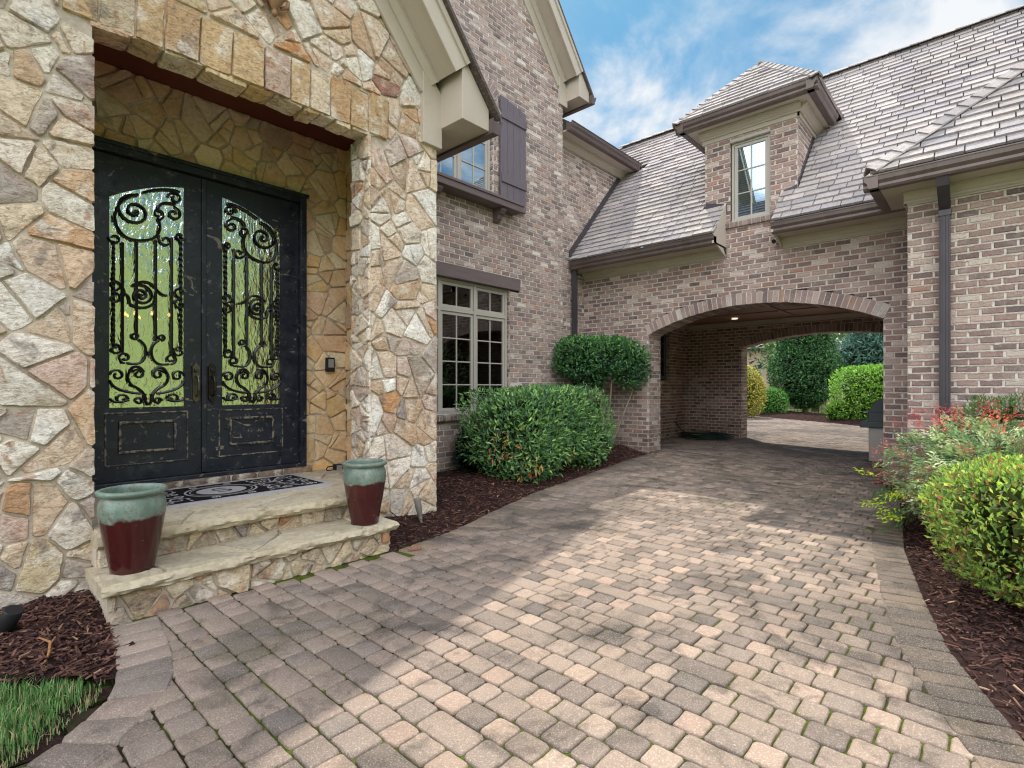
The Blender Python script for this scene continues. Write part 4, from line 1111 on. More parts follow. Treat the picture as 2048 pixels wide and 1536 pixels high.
while x < 22:
    for kind in (0, 1):
        wdt = .113 if kind == 0 else .122
        y = -4.0 + rng.uniform(-.006, .006) + (0 if kind == 0 else .055); i = 0; half = False
        while y < 7.3:
            if kind == 0: ln = (.108 if i % 2 == 0 else .127)
            elif half: ln = .235 - last; half = False
            else:
                t = rng.random(); last = .235 if t < .30 else (.140 if t < .75 else .1175); ln = last; half = last < .2
            a = y; y += ln; i += 1
            cx, cy = x + wdt / 2, a + ln / 2
            if not inside((cx, cy), DRIVE): continue
            if dline((cx, cy), LEFT1) < .10 or dline((cx, cy), LEFT2) < .13 or dline((cx, cy), RIGHT) < .13: continue
            k = 1 - sm(cy - .35 * cx, .9, 1.9)
            c = pick(rng, PT) if kind == 0 and i % 2 == 1 and rng.random() < .95 else pick(rng, PG)
            c = mixc(pick(rng, PP) if rng.random() < .8 else pick(rng, PG), c, k * .85 + .12)
            if cx > 7.9: c = mulc(mixc(c, pick(rng, PP), .6), .95)
            c = mulc(c, rng.uniform(.92, 1.14))
            j = lambda: rng.uniform(-.0018, .0018)
            paver(mb, [(x + j(), a + j()), (x + wdt + j(), a + j()), (x + wdt + j(), a + ln + j()), (x + j(), a + ln + j())], c, rng, near=cx < 5.5)
        x += wdt; row += 1
def border(L, depth, wid, side, pal, k=1.0):
    pts = [Vector((*p, 0)) for p in L]; acc = 0; out = []
    S_ = [0]
    for a, b in zip(pts, pts[1:]): S_.append(S_[-1] + (b - a).length)
    def at(s):
        s = max(0, min(S_[-1] - 1e-6, s))
        for i in range(len(pts) - 1):
            if s <= S_[i + 1]:
                return pts[i].lerp(pts[i + 1], (s - S_[i]) / (S_[i + 1] - S_[i]))
    def nrm(s):
        t = (at(s + .12) - at(s - .12)).normalized(); return Vector((-t.y, t.x, 0)) * side
    s = 0
    while s < S_[-1] - .03:
        w = wid * rng.uniform(.92, 1.08); e = min(S_[-1], s + w)
        a, b = at(s), at(e); na, nb = nrm(s), nrm(e)
        q = [(a.x, a.y), (b.x, b.y), (b.x + nb.x * depth, b.y + nb.y * depth), (a.x + na.x * depth, a.y + na.y * depth)]
        paver(mb, q, mulc(pick(rng, pal), rng.uniform(.88, 1.08) * k), rng, lift=.004, near=a.x < 6); s = e
PB = [(S(168, 152, 138), 4), (S(156, 142, 130), 3), (S(144, 133, 124), 3), (S(176, 158, 142), 2)]
border(LEFT1, .20, .112, -1, PP, 1.22); border(LEFT2, .20, .108, -1, PB); border(RIGHT, .20, .108, -1, PB, .92)
# bedding sheet that shows in the joints
mb.mi = 1
nx, ny = 110, 56
for ix in range(nx):
    for iy in range(ny):
        x0 = -2.4 + ix * .225; y0 = -4.0 + iy * .2; q = [(x0, y0), (x0 + .225, y0), (x0 + .225, y0 + .2), (x0, y0 + .2)]
        if inside((x0 + .11, y0 + .1), DRIVE): mb.face([(x, yy, gz(x, yy) - .0105) for x, yy in q])
driveway = tag(mb.build('driveway', [MT['paver'], MT['joint']], smooth=True, auto=50), 'driveway of tumbled tan and grey concrete pavers with mossy joints', 'driveway', kind='structure')

g = MB(); n = 40
def lawn_z(x, y):
    return -.07 + (9.5 * sm(-y, 6, 25) if y < -6 else 0)
xs = [-260, -120, -60, -40, -30, -22, -16, -10, -5, 0, 5, 10, 16, 22, 30, 40, 60, 120, 260]; ys = [-260, -120, -60, -40, -30, -26, -23, -20, -17, -14, -11, -8.5, -6, -3, 0, 5, 10, 20, 40, 80, 260]
for a, b in zip(xs, xs[1:]):
    for c, d in zip(ys, ys[1:]): g.face([(x, y, lawn_z(x, y)) for x, y in ((a, c), (b, c), (b, d), (a, d))])
tag(g.build('ground', MT['lawn'], smooth=True), 'green lawn ground around the house rising across the yard', 'ground', kind='structure')

CH = [(S(98, 70, 64), 4), (S(80, 58, 54), 4), (S(118, 86, 76), 3), (S(60, 45, 44), 3), (S(138, 106, 90), 1), (S(176, 146, 120), .2)]
def bed(poly, hf, label, dens, seed, cell=.09, view=None, rim=None):
    rng = random.Random(seed); m = MB()
    x0 = min(p[0] for p in poly); x1 = max(p[0] for p in poly); y0 = min(p[1] for p in poly); y1 = max(p[1] for p in poly)
    nx = int((x1 - x0) / cell) + 1; ny = int((y1 - y0) / cell) + 1
    H = lambda x, y: hf(x, y) + .012 * noise.noise((x * 6, y * 6, 0)) + .006 * noise.noise((x * 17, y * 17, 0))
    for i in range(nx):
        for j in range(ny):
            a, c = x0 + i * cell, y0 + j * cell
            if inside((a + cell / 2, c + cell / 2), poly) or (rim and dline((a + cell / 2, c + cell / 2), rim) < cell * .75): m.face([(x, y, H(x, y)) for x, y in ((a, c), (a + cell, c), (a + cell, c + cell), (a, c + cell))])
    tag(m.build('mulch_bed', MT['soil'], smooth=True), label + ', the soil under it', 'planting bed', kind='structure')
    m = MB(); k = 0; A = abs(poly_area(poly)); tot = int(A * dens)
    while k < tot:
        x = rng.uniform(x0, x1); y = rng.uniform(y0, y1)
        if not inside((x, y), poly): continue
        k += 1
        if view and not view(x, y) and rng.random() < .85: continue
        L = rng.uniform(.015, .065) * rng.choice((.6, 1, 1)); W = rng.uniform(.003, .009); t = rng.uniform(.002, .006)
        a = rng.uniform(0, 2 * PI); el = rng.gauss(0, .28)
        D = Vector((math.cos(a) * math.cos(el), math.sin(a) * math.cos(el), math.sin(el))); Sd = Vector((-math.sin(a), math.cos(a), rng.gauss(0, .3))).normalized(); Nn = D.cross(Sd)
        if Nn.z < 0: Nn = -Nn
        c = Vector((x, y, H(x, y) + rng.uniform(.002, .016)))
        v = [c + D * (sx * L / 2 * (1 if sy > 0 else rng.uniform(.7, 1))) + Sd * (sy * W / 2) + Nn * (o * t) for o in (0, 1) for sx, sy in ((-1, -1), (1, -1), (1, 1), (-1, 1))]
        m.add(v, [(4, 5, 6, 7), (0, 1, 5, 4), (1, 2, 6, 5), (2, 3, 7, 6), (3, 0, 4, 7)], mulc(pick(rng, CH), rng.uniform(.7, 1.15)))
    tag(m.build('mulch', MT['chip']), label, 'mulch', kind='stuff')
bed([(-1.2, 2.68), (.15, 2.70), (.47, 2.58), (.53, 2.8), (.58, 3.15), (.60, 3.64), (-1.2, 3.64)], lambda x, y: -.005 + .055 * sm(dline((x, y), LEFT1), .0, .25), 'dark brown shredded mulch at the foot of the left stone pillar', 3400, 1, .06, lambda x, y: x > -.05, LEFT1[4:])
def hm(x, y): return gz(x, y) - .012 + .115 * sm(dline((x, y), LEFT2), 0, .6)
bed([(2.16, 3.08)] + [(x, y + .0) for x, y in LEFT2] + [(7.62, 4.0), (7.62, 5.26), (6.72, 5.26), (6.72, 5.07), (2.95, 5.07), (2.95, 3.64), (2.16, 3.64)], hm, 'dark brown mulch under the laurel along the brick wall', 1500, 2, .08, lambda x, y: y < 4.6, LEFT2[:-1])
bed([(x, y) for x, y in RIGHT[:-1]] + [(.4, -3), (6.69, -3), (6.69, .64), (7.55, .64)], lambda x, y: -.008 + .07 * sm(dline((x, y), RIGHT), -.02, .5), 'dark brown mulch beside the right edge of the driveway', 1300, 3, .08, lambda x, y: y > -.9 and x > 2, RIGHT[1:-1])
bed([(21.4, 7.2), (17.6, 2.4), (16.6, -4), (18.6, -4), (19.9, 1.9), (25.5, 7.6), (24.5, 9), (21, 8)], lambda x, y: -.02 + .16 * sm(dline((x, y), BACKE[1:4]), 0, .8), 'brown mulch bed under the clipped shrubs behind the house', 60, 4, .3)

# ================================================================== planting
def leaves(mb, P, D, Nr, L, W, C, fold=.22):
    P = np.asarray(P, float); D = np.asarray(D, float); Nr = np.asarray(Nr, float); L = np.asarray(L, float)[:, None]; W = np.asarray(W, float)[:, None]
    D /= np.linalg.norm(D, axis=1, keepdims=True) + 1e-9
    Sd = np.cross(D, Nr); Sd /= np.linalg.norm(Sd, axis=1, keepdims=True) + 1e-9
    U = np.cross(Sd, D)
    n = len(P); V = np.empty((n, 4, 3))
    mid = P + D * L * .48
    V[:, 0] = P; V[:, 1] = mid + Sd * W * .5 + U * W * fold; V[:, 2] = P + D * L - U * L * .08; V[:, 3] = mid - Sd * W * .5 + U * W * fold
    b = np.arange(n)[:, None] * 4
    F = np.concatenate([b + np.array([[0, 1, 2]]), b + np.array([[0, 2, 3]])], axis=1).reshape(-1, 3)
    mb.bulk(V.reshape(-1, 3), F, np.repeat(np.asarray(C) * LEAF_GAIN, 2, axis=0))
LEAF_GAIN = 1.5
def rdir(r, n):
    v = r.normal(size=(n, 3)); return v / np.linalg.norm(v, axis=1, keepdims=True)
def lumps(d, seed, f=2.2, a=.08):
    return np.array([a * noise.noise((x * f + seed, y * f, z * f)) + a * .5 * noise.noise((x * f * 2.3 + seed, y * f * 2.3, z * f * 2.3)) for x, y, z in d])
def blob_points(r, n, semi, ex, seed, depth=.22, lump=.08, f=2.2, zmin=None):
    d = rdir(r, n); s = np.asarray(semi)
    k = (np.abs(d[:, 0] / s[0]) ** ex + np.abs(d[:, 1] / s[1]) ** ex + np.abs(d[:, 2] / s[2]) ** ex) ** (-1 / ex)
    k = k * (1 + lumps(d, seed, f, lump)) * (1 - depth * r.random(n) ** 2.2)
    return d * k[:, None], d
def foliage(name, parent, shapes, pal, L, W, seed, droop=.2, up=.35, m='leaf', tweak=None, core=True, clip=None, spread=.8):
    """shapes: (centre, semi-axes, exponent, count, lump); leaves point outwards"""
    r = np.random.default_rng(seed); mb = MB()
    for si, (c, semi, ex, n, lump) in enumerate(shapes):
        if core:   # middle leaves painted dark as inner shade so that nothing shows straight through
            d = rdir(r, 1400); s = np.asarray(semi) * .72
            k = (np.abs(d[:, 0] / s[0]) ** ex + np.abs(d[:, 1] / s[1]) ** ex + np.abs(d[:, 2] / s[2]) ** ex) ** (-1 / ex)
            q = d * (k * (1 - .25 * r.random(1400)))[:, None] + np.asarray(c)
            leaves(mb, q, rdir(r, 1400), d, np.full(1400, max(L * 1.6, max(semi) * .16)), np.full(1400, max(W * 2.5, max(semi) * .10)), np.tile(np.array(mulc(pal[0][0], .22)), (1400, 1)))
        p, d = blob_points(r, n, semi, ex, seed + si * 7, lump=lump)
        q = p + np.asarray(c)
        D = d * (1 - spread * .5) + rdir(r, n) * spread + np.array([0, 0, up])
        Nr = d + np.array([0, 0, .6]) + rdir(r, n) * .55
        ww = np.array([w for _, w in pal]); idx = r.choice(len(pal), n, p=ww / ww.sum())
        C = np.array([c_ for c_, _ in pal])[idx] * r.uniform(.7, 1.25, (n, 1))
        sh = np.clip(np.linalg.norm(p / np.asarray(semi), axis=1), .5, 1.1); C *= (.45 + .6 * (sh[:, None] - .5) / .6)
        LL = L * r.uniform(.55, 1.3, n); Wd = W * r.uniform(.65, 1.2, n)
        if tweak: C, LL, Wd, D = tweak(r, q, C, LL, Wd, D)
        keep = np.ones(n, bool) if clip is None else clip(q)
        leaves(mb, q[keep], D[keep], Nr[keep], LL[keep], Wd[keep], C[keep])
    return mb.build(name, MT[m], parent)
def stems(parent, name, paths, m='bark', rad=(.018, .008)):
    mb = MB()
    for pts in paths:
        n = len(pts); mb.tube(pts, [lerp(rad[0], rad[1], i / (n - 1)) for i in range(n)], 7)
    return mb.build(name, MT[m], parent, smooth=True)
# --- big laurel in front of the wall
G1 = [(S(94, 132, 76), 4), (S(80, 118, 78), 4), (S(116, 152, 88), 3), (S(66, 102, 72), 2.5), (S(142, 174, 98), 1.3)]
lau = empty('laurel_shrub', (5.3, 4.35, .06), 'large clipped dark green laurel shrub with browned lower leaves in front of the brick wall', 'shrub')
def browned(r, q, C, LL, Wd, D):
    for cx, cy, cz, rad in ((4.28, 4.0, .50, .14), (4.55, 3.84, .20, .14), (5.35, 3.85, .28, .09)):
        k = np.exp(-(((q - np.array([cx, cy, cz])) / rad) ** 2).sum(1)); m = r.random(len(q)) < k * .45
        br = np.array([S(150, 98, 66), S(176, 132, 84), S(128, 80, 54), S(160, 140, 70)])[r.integers(0, 4, m.sum())] * r.uniform(.7, 1.2, (m.sum(), 1)); C[m] = br; D[m] += np.array([0, 0, -1.0])
    return C, LL, Wd, D
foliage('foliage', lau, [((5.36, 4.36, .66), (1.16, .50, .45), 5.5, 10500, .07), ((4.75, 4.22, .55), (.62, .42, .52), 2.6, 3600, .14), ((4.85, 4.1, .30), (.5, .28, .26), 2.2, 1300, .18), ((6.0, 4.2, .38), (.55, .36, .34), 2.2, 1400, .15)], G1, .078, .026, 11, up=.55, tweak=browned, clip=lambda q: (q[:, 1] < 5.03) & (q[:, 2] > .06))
rr = random.Random(3)
stems(lau, 'stem', [[(5.2 + i * .18, 4.4, .05), (5.1 + i * .25, 4.35 + rr.uniform(-.1, .1), .35), (4.8 + i * .42, 4.3 + rr.uniform(-.2, .2), .75)] for i in range(-1, 4)])
sh = empty('low_shrub', (4.55, 4.86, .08), 'small dark shrub half hidden behind the large laurel, against the wall', 'shrub')
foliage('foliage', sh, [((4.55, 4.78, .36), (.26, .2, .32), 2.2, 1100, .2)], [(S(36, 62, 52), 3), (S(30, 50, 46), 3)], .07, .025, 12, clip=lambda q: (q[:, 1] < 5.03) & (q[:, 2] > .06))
# --- flat-topped topiary in the corner
top = empty('topiary_tree', (6.95, 4.45, .08), 'small flat-topped topiary tree on thin pale trunks in the corner of the walls', 'tree')
G2 = [(S(66, 108, 62), 4), (S(54, 92, 60), 4), (S(84, 128, 72), 3), (S(42, 76, 54), 2)]
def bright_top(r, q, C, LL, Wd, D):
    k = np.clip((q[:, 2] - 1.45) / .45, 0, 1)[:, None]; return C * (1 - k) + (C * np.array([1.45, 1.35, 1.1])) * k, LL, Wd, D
e1 = Vector((.674, -.738, 0))
mbx = lambda a, z: tuple(Vector((6.93, 4.42, z)) + e1 * a)
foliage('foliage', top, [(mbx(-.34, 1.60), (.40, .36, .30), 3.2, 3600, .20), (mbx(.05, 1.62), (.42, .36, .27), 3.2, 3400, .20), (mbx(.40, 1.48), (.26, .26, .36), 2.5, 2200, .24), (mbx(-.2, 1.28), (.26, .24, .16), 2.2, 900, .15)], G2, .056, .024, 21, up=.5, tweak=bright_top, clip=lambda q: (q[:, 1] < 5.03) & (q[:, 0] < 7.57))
stems(top, 'trunk', [[mbx(.05, .08), mbx(.18, .40), mbx(.30, .72), mbx(.42, 1.02), mbx(.50, 1.3)], [mbx(.02, .08), mbx(.04, .5), mbx(.10, .9), mbx(.12, 1.2), mbx(.15, 1.45)], [mbx(-.02, .08), mbx(-.12, .6), mbx(-.22, 1.0), mbx(-.3, 1.4)], [mbx(-.05, .6), mbx(-.04, 1.0), mbx(-.02, 1.4)]], 'palebark', (.020, .010))
# --- azalea, nandina and juniper on the right
G3 = [(S(132, 156, 66), 4), (S(112, 140, 60), 4), (S(94, 124, 58), 4), (S(166, 178, 86), 2), (S(140, 100, 66), 2.2), (S(80, 106, 56), 2.4)]
az = empty('azalea_shrub', (3.85, -.45, .05), 'yellow-green azalea shrub at the right edge of the driveway', 'shrub')
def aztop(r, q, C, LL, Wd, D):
    k = np.clip((q[:, 2] - .25) / .5, 0, 1)[:, None]; C = C * (.78 + .58 * k); D[:, 2] += .3; return C, LL, Wd, D  # leaves painted lighter towards the top, as if lit from above
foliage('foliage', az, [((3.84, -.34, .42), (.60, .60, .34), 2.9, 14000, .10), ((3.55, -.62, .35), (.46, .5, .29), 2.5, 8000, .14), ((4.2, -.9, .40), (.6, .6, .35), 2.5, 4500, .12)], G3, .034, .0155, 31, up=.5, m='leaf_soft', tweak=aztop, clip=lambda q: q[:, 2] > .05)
stems(az, 'stem', [[(3.8, -.5, .04), (3.7 + dx * .5, -.5 + dy * .5, .25), (3.75 + dx, -.45 + dy, .5)] for dx, dy in ((-.3, .2), (.2, .25), (.1, -.3), (-.2, -.3), (.4, 0))], rad=(.012, .005))
nd = empty('nandina_shrub', (5.0, -.05, .05), 'feathery heavenly bamboo shrub with red new tips in front of the right brick wall', 'shrub')
def nandina():
    r = np.random.default_rng(41); mb = MB(); st = []
    def spray(base, dirv, ln, col, n=22, L=.036, W=.013):
        d = Vector(dirv).normalized(); s = d.cross(Vector((0, 0, 1))); s = s.normalized() if s.length > .05 else Vector((1, 0, 0)); u = s.cross(d)
        P = []; D = []; Nn = []
        for i in range(n):
            t = (i + .5) / n; sd = 1 if i % 2 else -1
            off = s * (sd * ln * .28 * (1 - t * .7) * r.uniform(.3, 1)) + u * r.uniform(-.02, .03)
            P.append(Vector(base) + d * (ln * t) + off); D.append(d * .7 + s * sd * r.uniform(.3, 1.0) + Vector((0, 0, r.uniform(-.5, .15)))); Nn.append(u + Vector(r.normal(size=3)) * .35)
        C = np.array([col] * n) * r.uniform(.7, 1.25, (n, 1))
        leaves(mb, P, D, Nn, L * r.uniform(.7, 1.2, n), W * r.uniform(.8, 1.2, n), C)
    gre = [S(116, 142, 96), S(98, 128, 92), S(134, 156, 104), S(150, 168, 120), S(86, 112, 82), S(176, 184, 150), S(146, 112, 92)]
    for c, semi, n in (((5.25, .05, .47), (.58, .58, .40), 720), ((4.8, -.12, .46), (.46, .5, .36), 560), ((5.2, -.75, .48), (.7, .6, .39), 420)):
        p, d = blob_points(r, n, semi, 2.4, 5, depth=.4, lump=.12)
        for i in range(n):
            q = p[i] + np.array(c)
            if q[2] < .06: continue
            sh = np.linalg.norm(p[i] / np.array(semi))
            spray(q - d[i] * .05, d[i] + np.array([0, 0, .35]) + r.normal(size=3) * .45, r.uniform(.07, .13), mulc(gre[r.integers(0, 7)], .62 + .5 * sh))
    # low bright shoot over the paving
    for i in range(9): spray((5.02 + r.uniform(-.12, .12), .54 + r.uniform(-.1, .14), .34 + r.uniform(-.2, .14)), (-.4 + r.normal() * .3, .8, -.2 + r.normal() * .3), .15, S(168, 188, 56))
    for i in range(16): spray((5.3 + r.uniform(-.3, .2), .50 + r.uniform(-.2, .12), .2 + r.uniform(-.12, .2)), (-.3, .6, -.3 + r.normal() * .3), .15, S(80, 118, 60))
    red = [S(196, 74, 70), S(208, 104, 96), S(176, 62, 62), S(210, 136, 116)]
    spots = [(5.3, .42, .82), (5.25, .28, .86), (5.5, .30, .88), (5.0, .22, .84), (5.45, .02, .88), (5.1, -.02, .86), (4.75, .0, .83), (5.3, -.25, .9), (5.0, -.42, .88), (5.35, .62, .60), (5.3, .66, .46), (5.25, .68, .34), (4.9, -.3, .86)]
    for x, y, z in spots:
        for k in range(6): spray((x + r.normal() * .05, y + r.normal() * .05, z + r.uniform(-.05, .075)), (r.normal() * .5, r.normal() * .5, 1.0), r.uniform(.08, .14), red[r.integers(0, 4)], n=14, L=.030, W=.0075)
    o = mb.build('foliage', MT['leaf_soft'], nd)
    rr = random.Random(9)
    stems(nd, 'stem', [[(5.0 + rr.uniform(-.2, .3), .0 + rr.uniform(-.3, .2), .04), (5.0 + rr.uniform(-.4, .5), rr.uniform(-.4, .4), .4), (5.0 + rr.uniform(-.5, .6), rr.uniform(-.5, .5), .72)] for i in range(12)], rad=(.008, .004))
nandina()
ju = empty('juniper_shrub', (6.2, -.3, .05), 'low soft green juniper behind the red-tipped shrub, against the right wall', 'shrub')
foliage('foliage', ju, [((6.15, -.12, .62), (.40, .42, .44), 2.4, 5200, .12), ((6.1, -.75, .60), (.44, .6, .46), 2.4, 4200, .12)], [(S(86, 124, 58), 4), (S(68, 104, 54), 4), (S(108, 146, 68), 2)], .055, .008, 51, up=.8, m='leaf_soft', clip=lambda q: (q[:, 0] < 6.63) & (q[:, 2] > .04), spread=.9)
# --- grass at the lower left
def grass():
    r = np.random.default_rng(61); mb = MB()
    poly = [(-1.6, 1.86), (-.6, 1.95), (0.0, 2.10), (.25, 2.28), (.41, 2.46), (.45, 2.58), (.15, 2.71), (-1.6, 2.76)]
    V = []; F = []; C = []; k = 0
    cl = [S(88, 136, 74), S(108, 152, 88), S(74, 118, 64), S(130, 166, 104), S(160, 162, 116), S(184, 170, 130)]
    while k < 12500:
        x = r.uniform(-1.4, .5); y = r.uniform(1.85, 2.78)
        if not inside((x, y), poly) or (x < -.35 and r.random() < .7): continue
        e = dline((x, y), LEFT1)
        if e < .10 and r.random() < .55: continue
        k += 1; h = r.uniform(.025, .075) * (1 if e > .1 else .55) * (.75 + .6 * max(0, noise.noise((x * 9, y * 9, 1)) + .4)); a = r.uniform(0, 2 * PI); ln = abs(r.normal(0, .45)); w = r.uniform(.0010, .0021)
        d = np.array([math.cos(a), math.sin(a), 0]); s = np.array([-d[1], d[0], 0]) * w
        b = np.array([x, y, -.02 + .03 * sm(e, 0, .3)]); m = b + np.array([0, 0, h * .55]) + d * ln * h * .25; t = b + np.array([0, 0, h * (1 - .3 * ln)]) + d * ln * h * .9
        n = len(V); V += [b - s, b + s, m + s * .8, m - s * .8, t]; F += [(n, n + 1, n + 2, n + 3), (n + 3, n + 2, n + 4)]
        c = cl[r.choice(6, p=[.26, .22, .2, .14, .09, .09])] if e > .08 else cl[r.choice(6, p=[.1, .1, .1, .1, .3, .3])]
        c = mulc(c, r.uniform(.9, 1.55)); C += [c, c]
    mb.v = [tuple(v) for v in V]; mb.f = F; mb.c = C; mb.m = [0] * len(F)
    tag(mb.build('grass', MT['grass']), 'tuft of bright green lawn grass in the lower left corner', 'grass', kind='stuff')
    m = MB()
    for i in range(24):
        for j in range(12):
            a, c = -1.6 + i * .09, 1.84 + j * .08
            if inside((a + .045, c + .04), poly): m.face([(x, y, -.03 + .045 * sm(dline((x, y), LEFT1), 0, .3)) for x, y in ((a, c), (a + .09, c), (a + .09, c + .08), (a, c + .08))])
    tag(m.build('lawn_soil', MT['soil'], smooth=True), 'bare soil at the edge of the grass', 'soil', kind='structure')
grass()
# --- behind the house
def plant(name, loc, label, cat, shapes, pal, L, W, seed, trunk=None, group=None, m='leaf', bark='bark', **kw):
    e = empty(name, loc, label, cat, group)
    o = foliage('crown' if cat == 'tree' else 'foliage', e, shapes, pal, L, W, seed, m=m, **kw)
    if trunk: stems(e, 'trunk', trunk[0], bark, trunk[1])
    return e
YG = [(S(178, 170, 76), 4), (S(150, 152, 66), 3), (S(196, 184, 100), 2), (S(120, 128, 56), 2)]
plant('golden_shrub', (19.9, 6.75, .08), 'golden egg-shaped clipped shrub beside the rear arch pier', 'shrub', [((19.9, 6.75, .95), (.74, .74, .98), 2.1, 5200, .07)], YG, .09, .045, 71, trunk=([[(19.9, 6.75, 0), (19.9, 6.75, .6)]], (.05, .03)))
plant('round_shrub', (22.1, 6.35, .08), 'small round bright green shrub next to the golden one', 'shrub', [((22.1, 6.35, .55), (.52, .52, .55), 2.2, 2600, .1)], [(S(96, 150, 62), 3), (S(78, 130, 58), 3), (S(116, 168, 76), 1)], .08, .035, 72)
GH = [(S(52, 92, 50), 4), (S(66, 108, 58), 3), (S(40, 76, 46), 3), (S(92, 134, 74), 1.4)]
plant('clipped_holly_tree', (23.8, 5.63, .0), 'tall clipped dark green holly on a short trunk in the rear bed', 'tree', [((23.8, 5.63, 1.75), (1.30, 1.30, 1.25), 2.3, 9000, .07), ((23.8, 5.63, 3.0), (1.0, 1.0, 1.4), 2.2, 5500, .08), ((23.8, 5.63, .75), (.8, .8, .45), 2.0, 1800, .15)], GH, .11, .05, 73, trunk=([[(23.8, 5.63, -.05), (23.82, 5.6, .4), (23.8, 5.63, 1.2)]], (.13, .09)), bark='palebark')
LH = [(S(126, 168, 60), 4), (S(104, 150, 56), 4), (S(148, 186, 76), 2), (S(80, 122, 50), 2)]
plant('clipped_hedge', (19.8, 2.7, .05), 'bright green box-shaped hedge on the right behind the house', 'hedge', [((19.9, 2.55, .92), (.95, 1.35, .88), 4.0, 9500, .05), ((19.7, 3.65, .35), (.4, .4, .3), 2.2, 900, .2)], LH, .085, .042, 74, clip=lambda q: q[:, 2] > .06)
plant('blue_cedar', (26.0, 3.6, 0), 'blue-green feathery cedar above the hedge', 'tree', [((26, 3.6, 2.2), (1.5, 1.5, 1.1), 2.0, 3800, .22), ((26.2, 3.4, 3.2), (1.1, 1.1, 1.0), 1.8, 2200, .25)], [(S(86, 122, 108), 3), (S(70, 104, 96), 3), (S(104, 138, 118), 1)], .26, .05, 75, trunk=([[(26, 3.6, 0), (26, 3.6, 2.6)]], (.14, .05)), spread=1.0)
plant('magnolia_tree', (25.5, 9.3, 0), 'sparse dark magnolia with large leaves in front of the neighbouring house', 'tree', [((25.2, 9.0, 2.6), (1.3, 1.5, 1.0), 2, 420, .3), ((25.8, 9.4, 3.9), (1.7, 1.7, 1.2), 2, 520, .3), ((25.0, 9.9, 1.8), (.9, .9, .6), 2, 200, .3)], [(S(58, 84, 62), 3), (S(46, 70, 56), 3), (S(96, 112, 80), 1)], .30, .12, 76, trunk=([[(25.5, 9.3, -.05), (25.45, 9.25, 1.2), (25.3, 9.1, 2.6), (25.5, 9.2, 4.2)], [(25.45, 9.25, 1.2), (25.1, 9.6, 2.1), (24.8, 9.9, 2.8)], [(25.4, 9.2, 1.8), (25.8, 8.6, 2.8)]], (.09, .03)), core=False)
for i, (x, y, h, lab) in enumerate(((29.5, 6.5, 6.5, 'pale airy tree behind the clipped holly'), (31, 2.5, 7.5, 'loose green tree behind the blue cedar'), (33, -2.5, 8, 'tall green tree at the far right of the rear garden'))):
    plant('garden_tree', (x, y, 0), lab, 'tree', [((x, y, h * .55), (2.2, 2.2, h * .3), 2, 2400, .3), ((x + .6, y - .9, h * .75), (1.8, 1.8, h * .24), 2, 1500, .3), ((x - .4, y + .9, h * .42), (1.5, 1.5, h * .2), 2, 1000, .3)], [(S(104, 132, 84), 3), (S(84, 112, 70), 3), (S(134, 158, 104), 2)], .24, .12, 80 + i, trunk=([[(x, y, -.1), (x + .1, y, h * .35), (x, y + .1, h * .8)], [(x + .1, y, h * .35), (x + .9, y - .8, h * .6)], [(x + .05, y, h * .3), (x - .7, y + .8, h * .5)]], (.16, .05)), group='trees of the rear garden', core=False, m='leaf_soft')
# neighbouring house
nb = empty('neighbour_house', (37, 12, 0), 'pale brick neighbouring house with a brown roof beyond the rear garden', 'house')
m = MB(); m.box(34, 44, 8, 22, -.1, 3.6, S(196, 170, 156)); m.build('wall', MT['brick'], nb)
m = MB(); v = [(33.5, 7.5, 3.6), (44.5, 7.5, 3.6), (44.5, 22.5, 3.6), (33.5, 22.5, 3.6), (39, 12.5, 7.6), (39, 17.5, 7.6)]
m.add(v, [(0, 1, 4), (1, 2, 5, 4), (2, 3, 5), (3, 0, 4, 5), (3, 2, 1, 0)], S(176, 150, 146)); m.build('roof', MT['slate'], nb)
m = MB(); m.run(GUTTER, (33.52, 7.5, 3.5), (33.52, 22.5, 3.5), NX, Z_); m.build('gutter', MT['trim'], nb)
wn = Wall((34, 0, 0), NY, NX)
for u in (-11, -14.5): window('window', wn, u - .6, u + .6, .9, 2.4, [u], 3, None, -.03, nb, MT['pane'])
# iron fence
fe = empty('iron_fence', (23.9, 7.2, 0), 'low black iron picket fence behind the round shrub', 'fence')
A, B = Vector((24.6, 8.6, 0)), Vector((25.4, 3.0, 0)); m = MB(); n = 44
for i in range(n + 1):
    p = A.lerp(B, i / n); m.tube([(p.x, p.y, 0), (p.x, p.y, 1.0)], .010, 5)
for z in (.15, .88): m.tube([(A.x, A.y, z), (B.x, B.y, z)], .014, 5)
m.build('picket_panel', MT['iron'], fe)
for i in range(4):
    p = A.lerp(B, i / 3); m = MB(); m.box(p.x - .03, p.x + .03, p.y - .03, p.y + .03, -.05, 1.12); m.build('post', MT['iron'], fe)
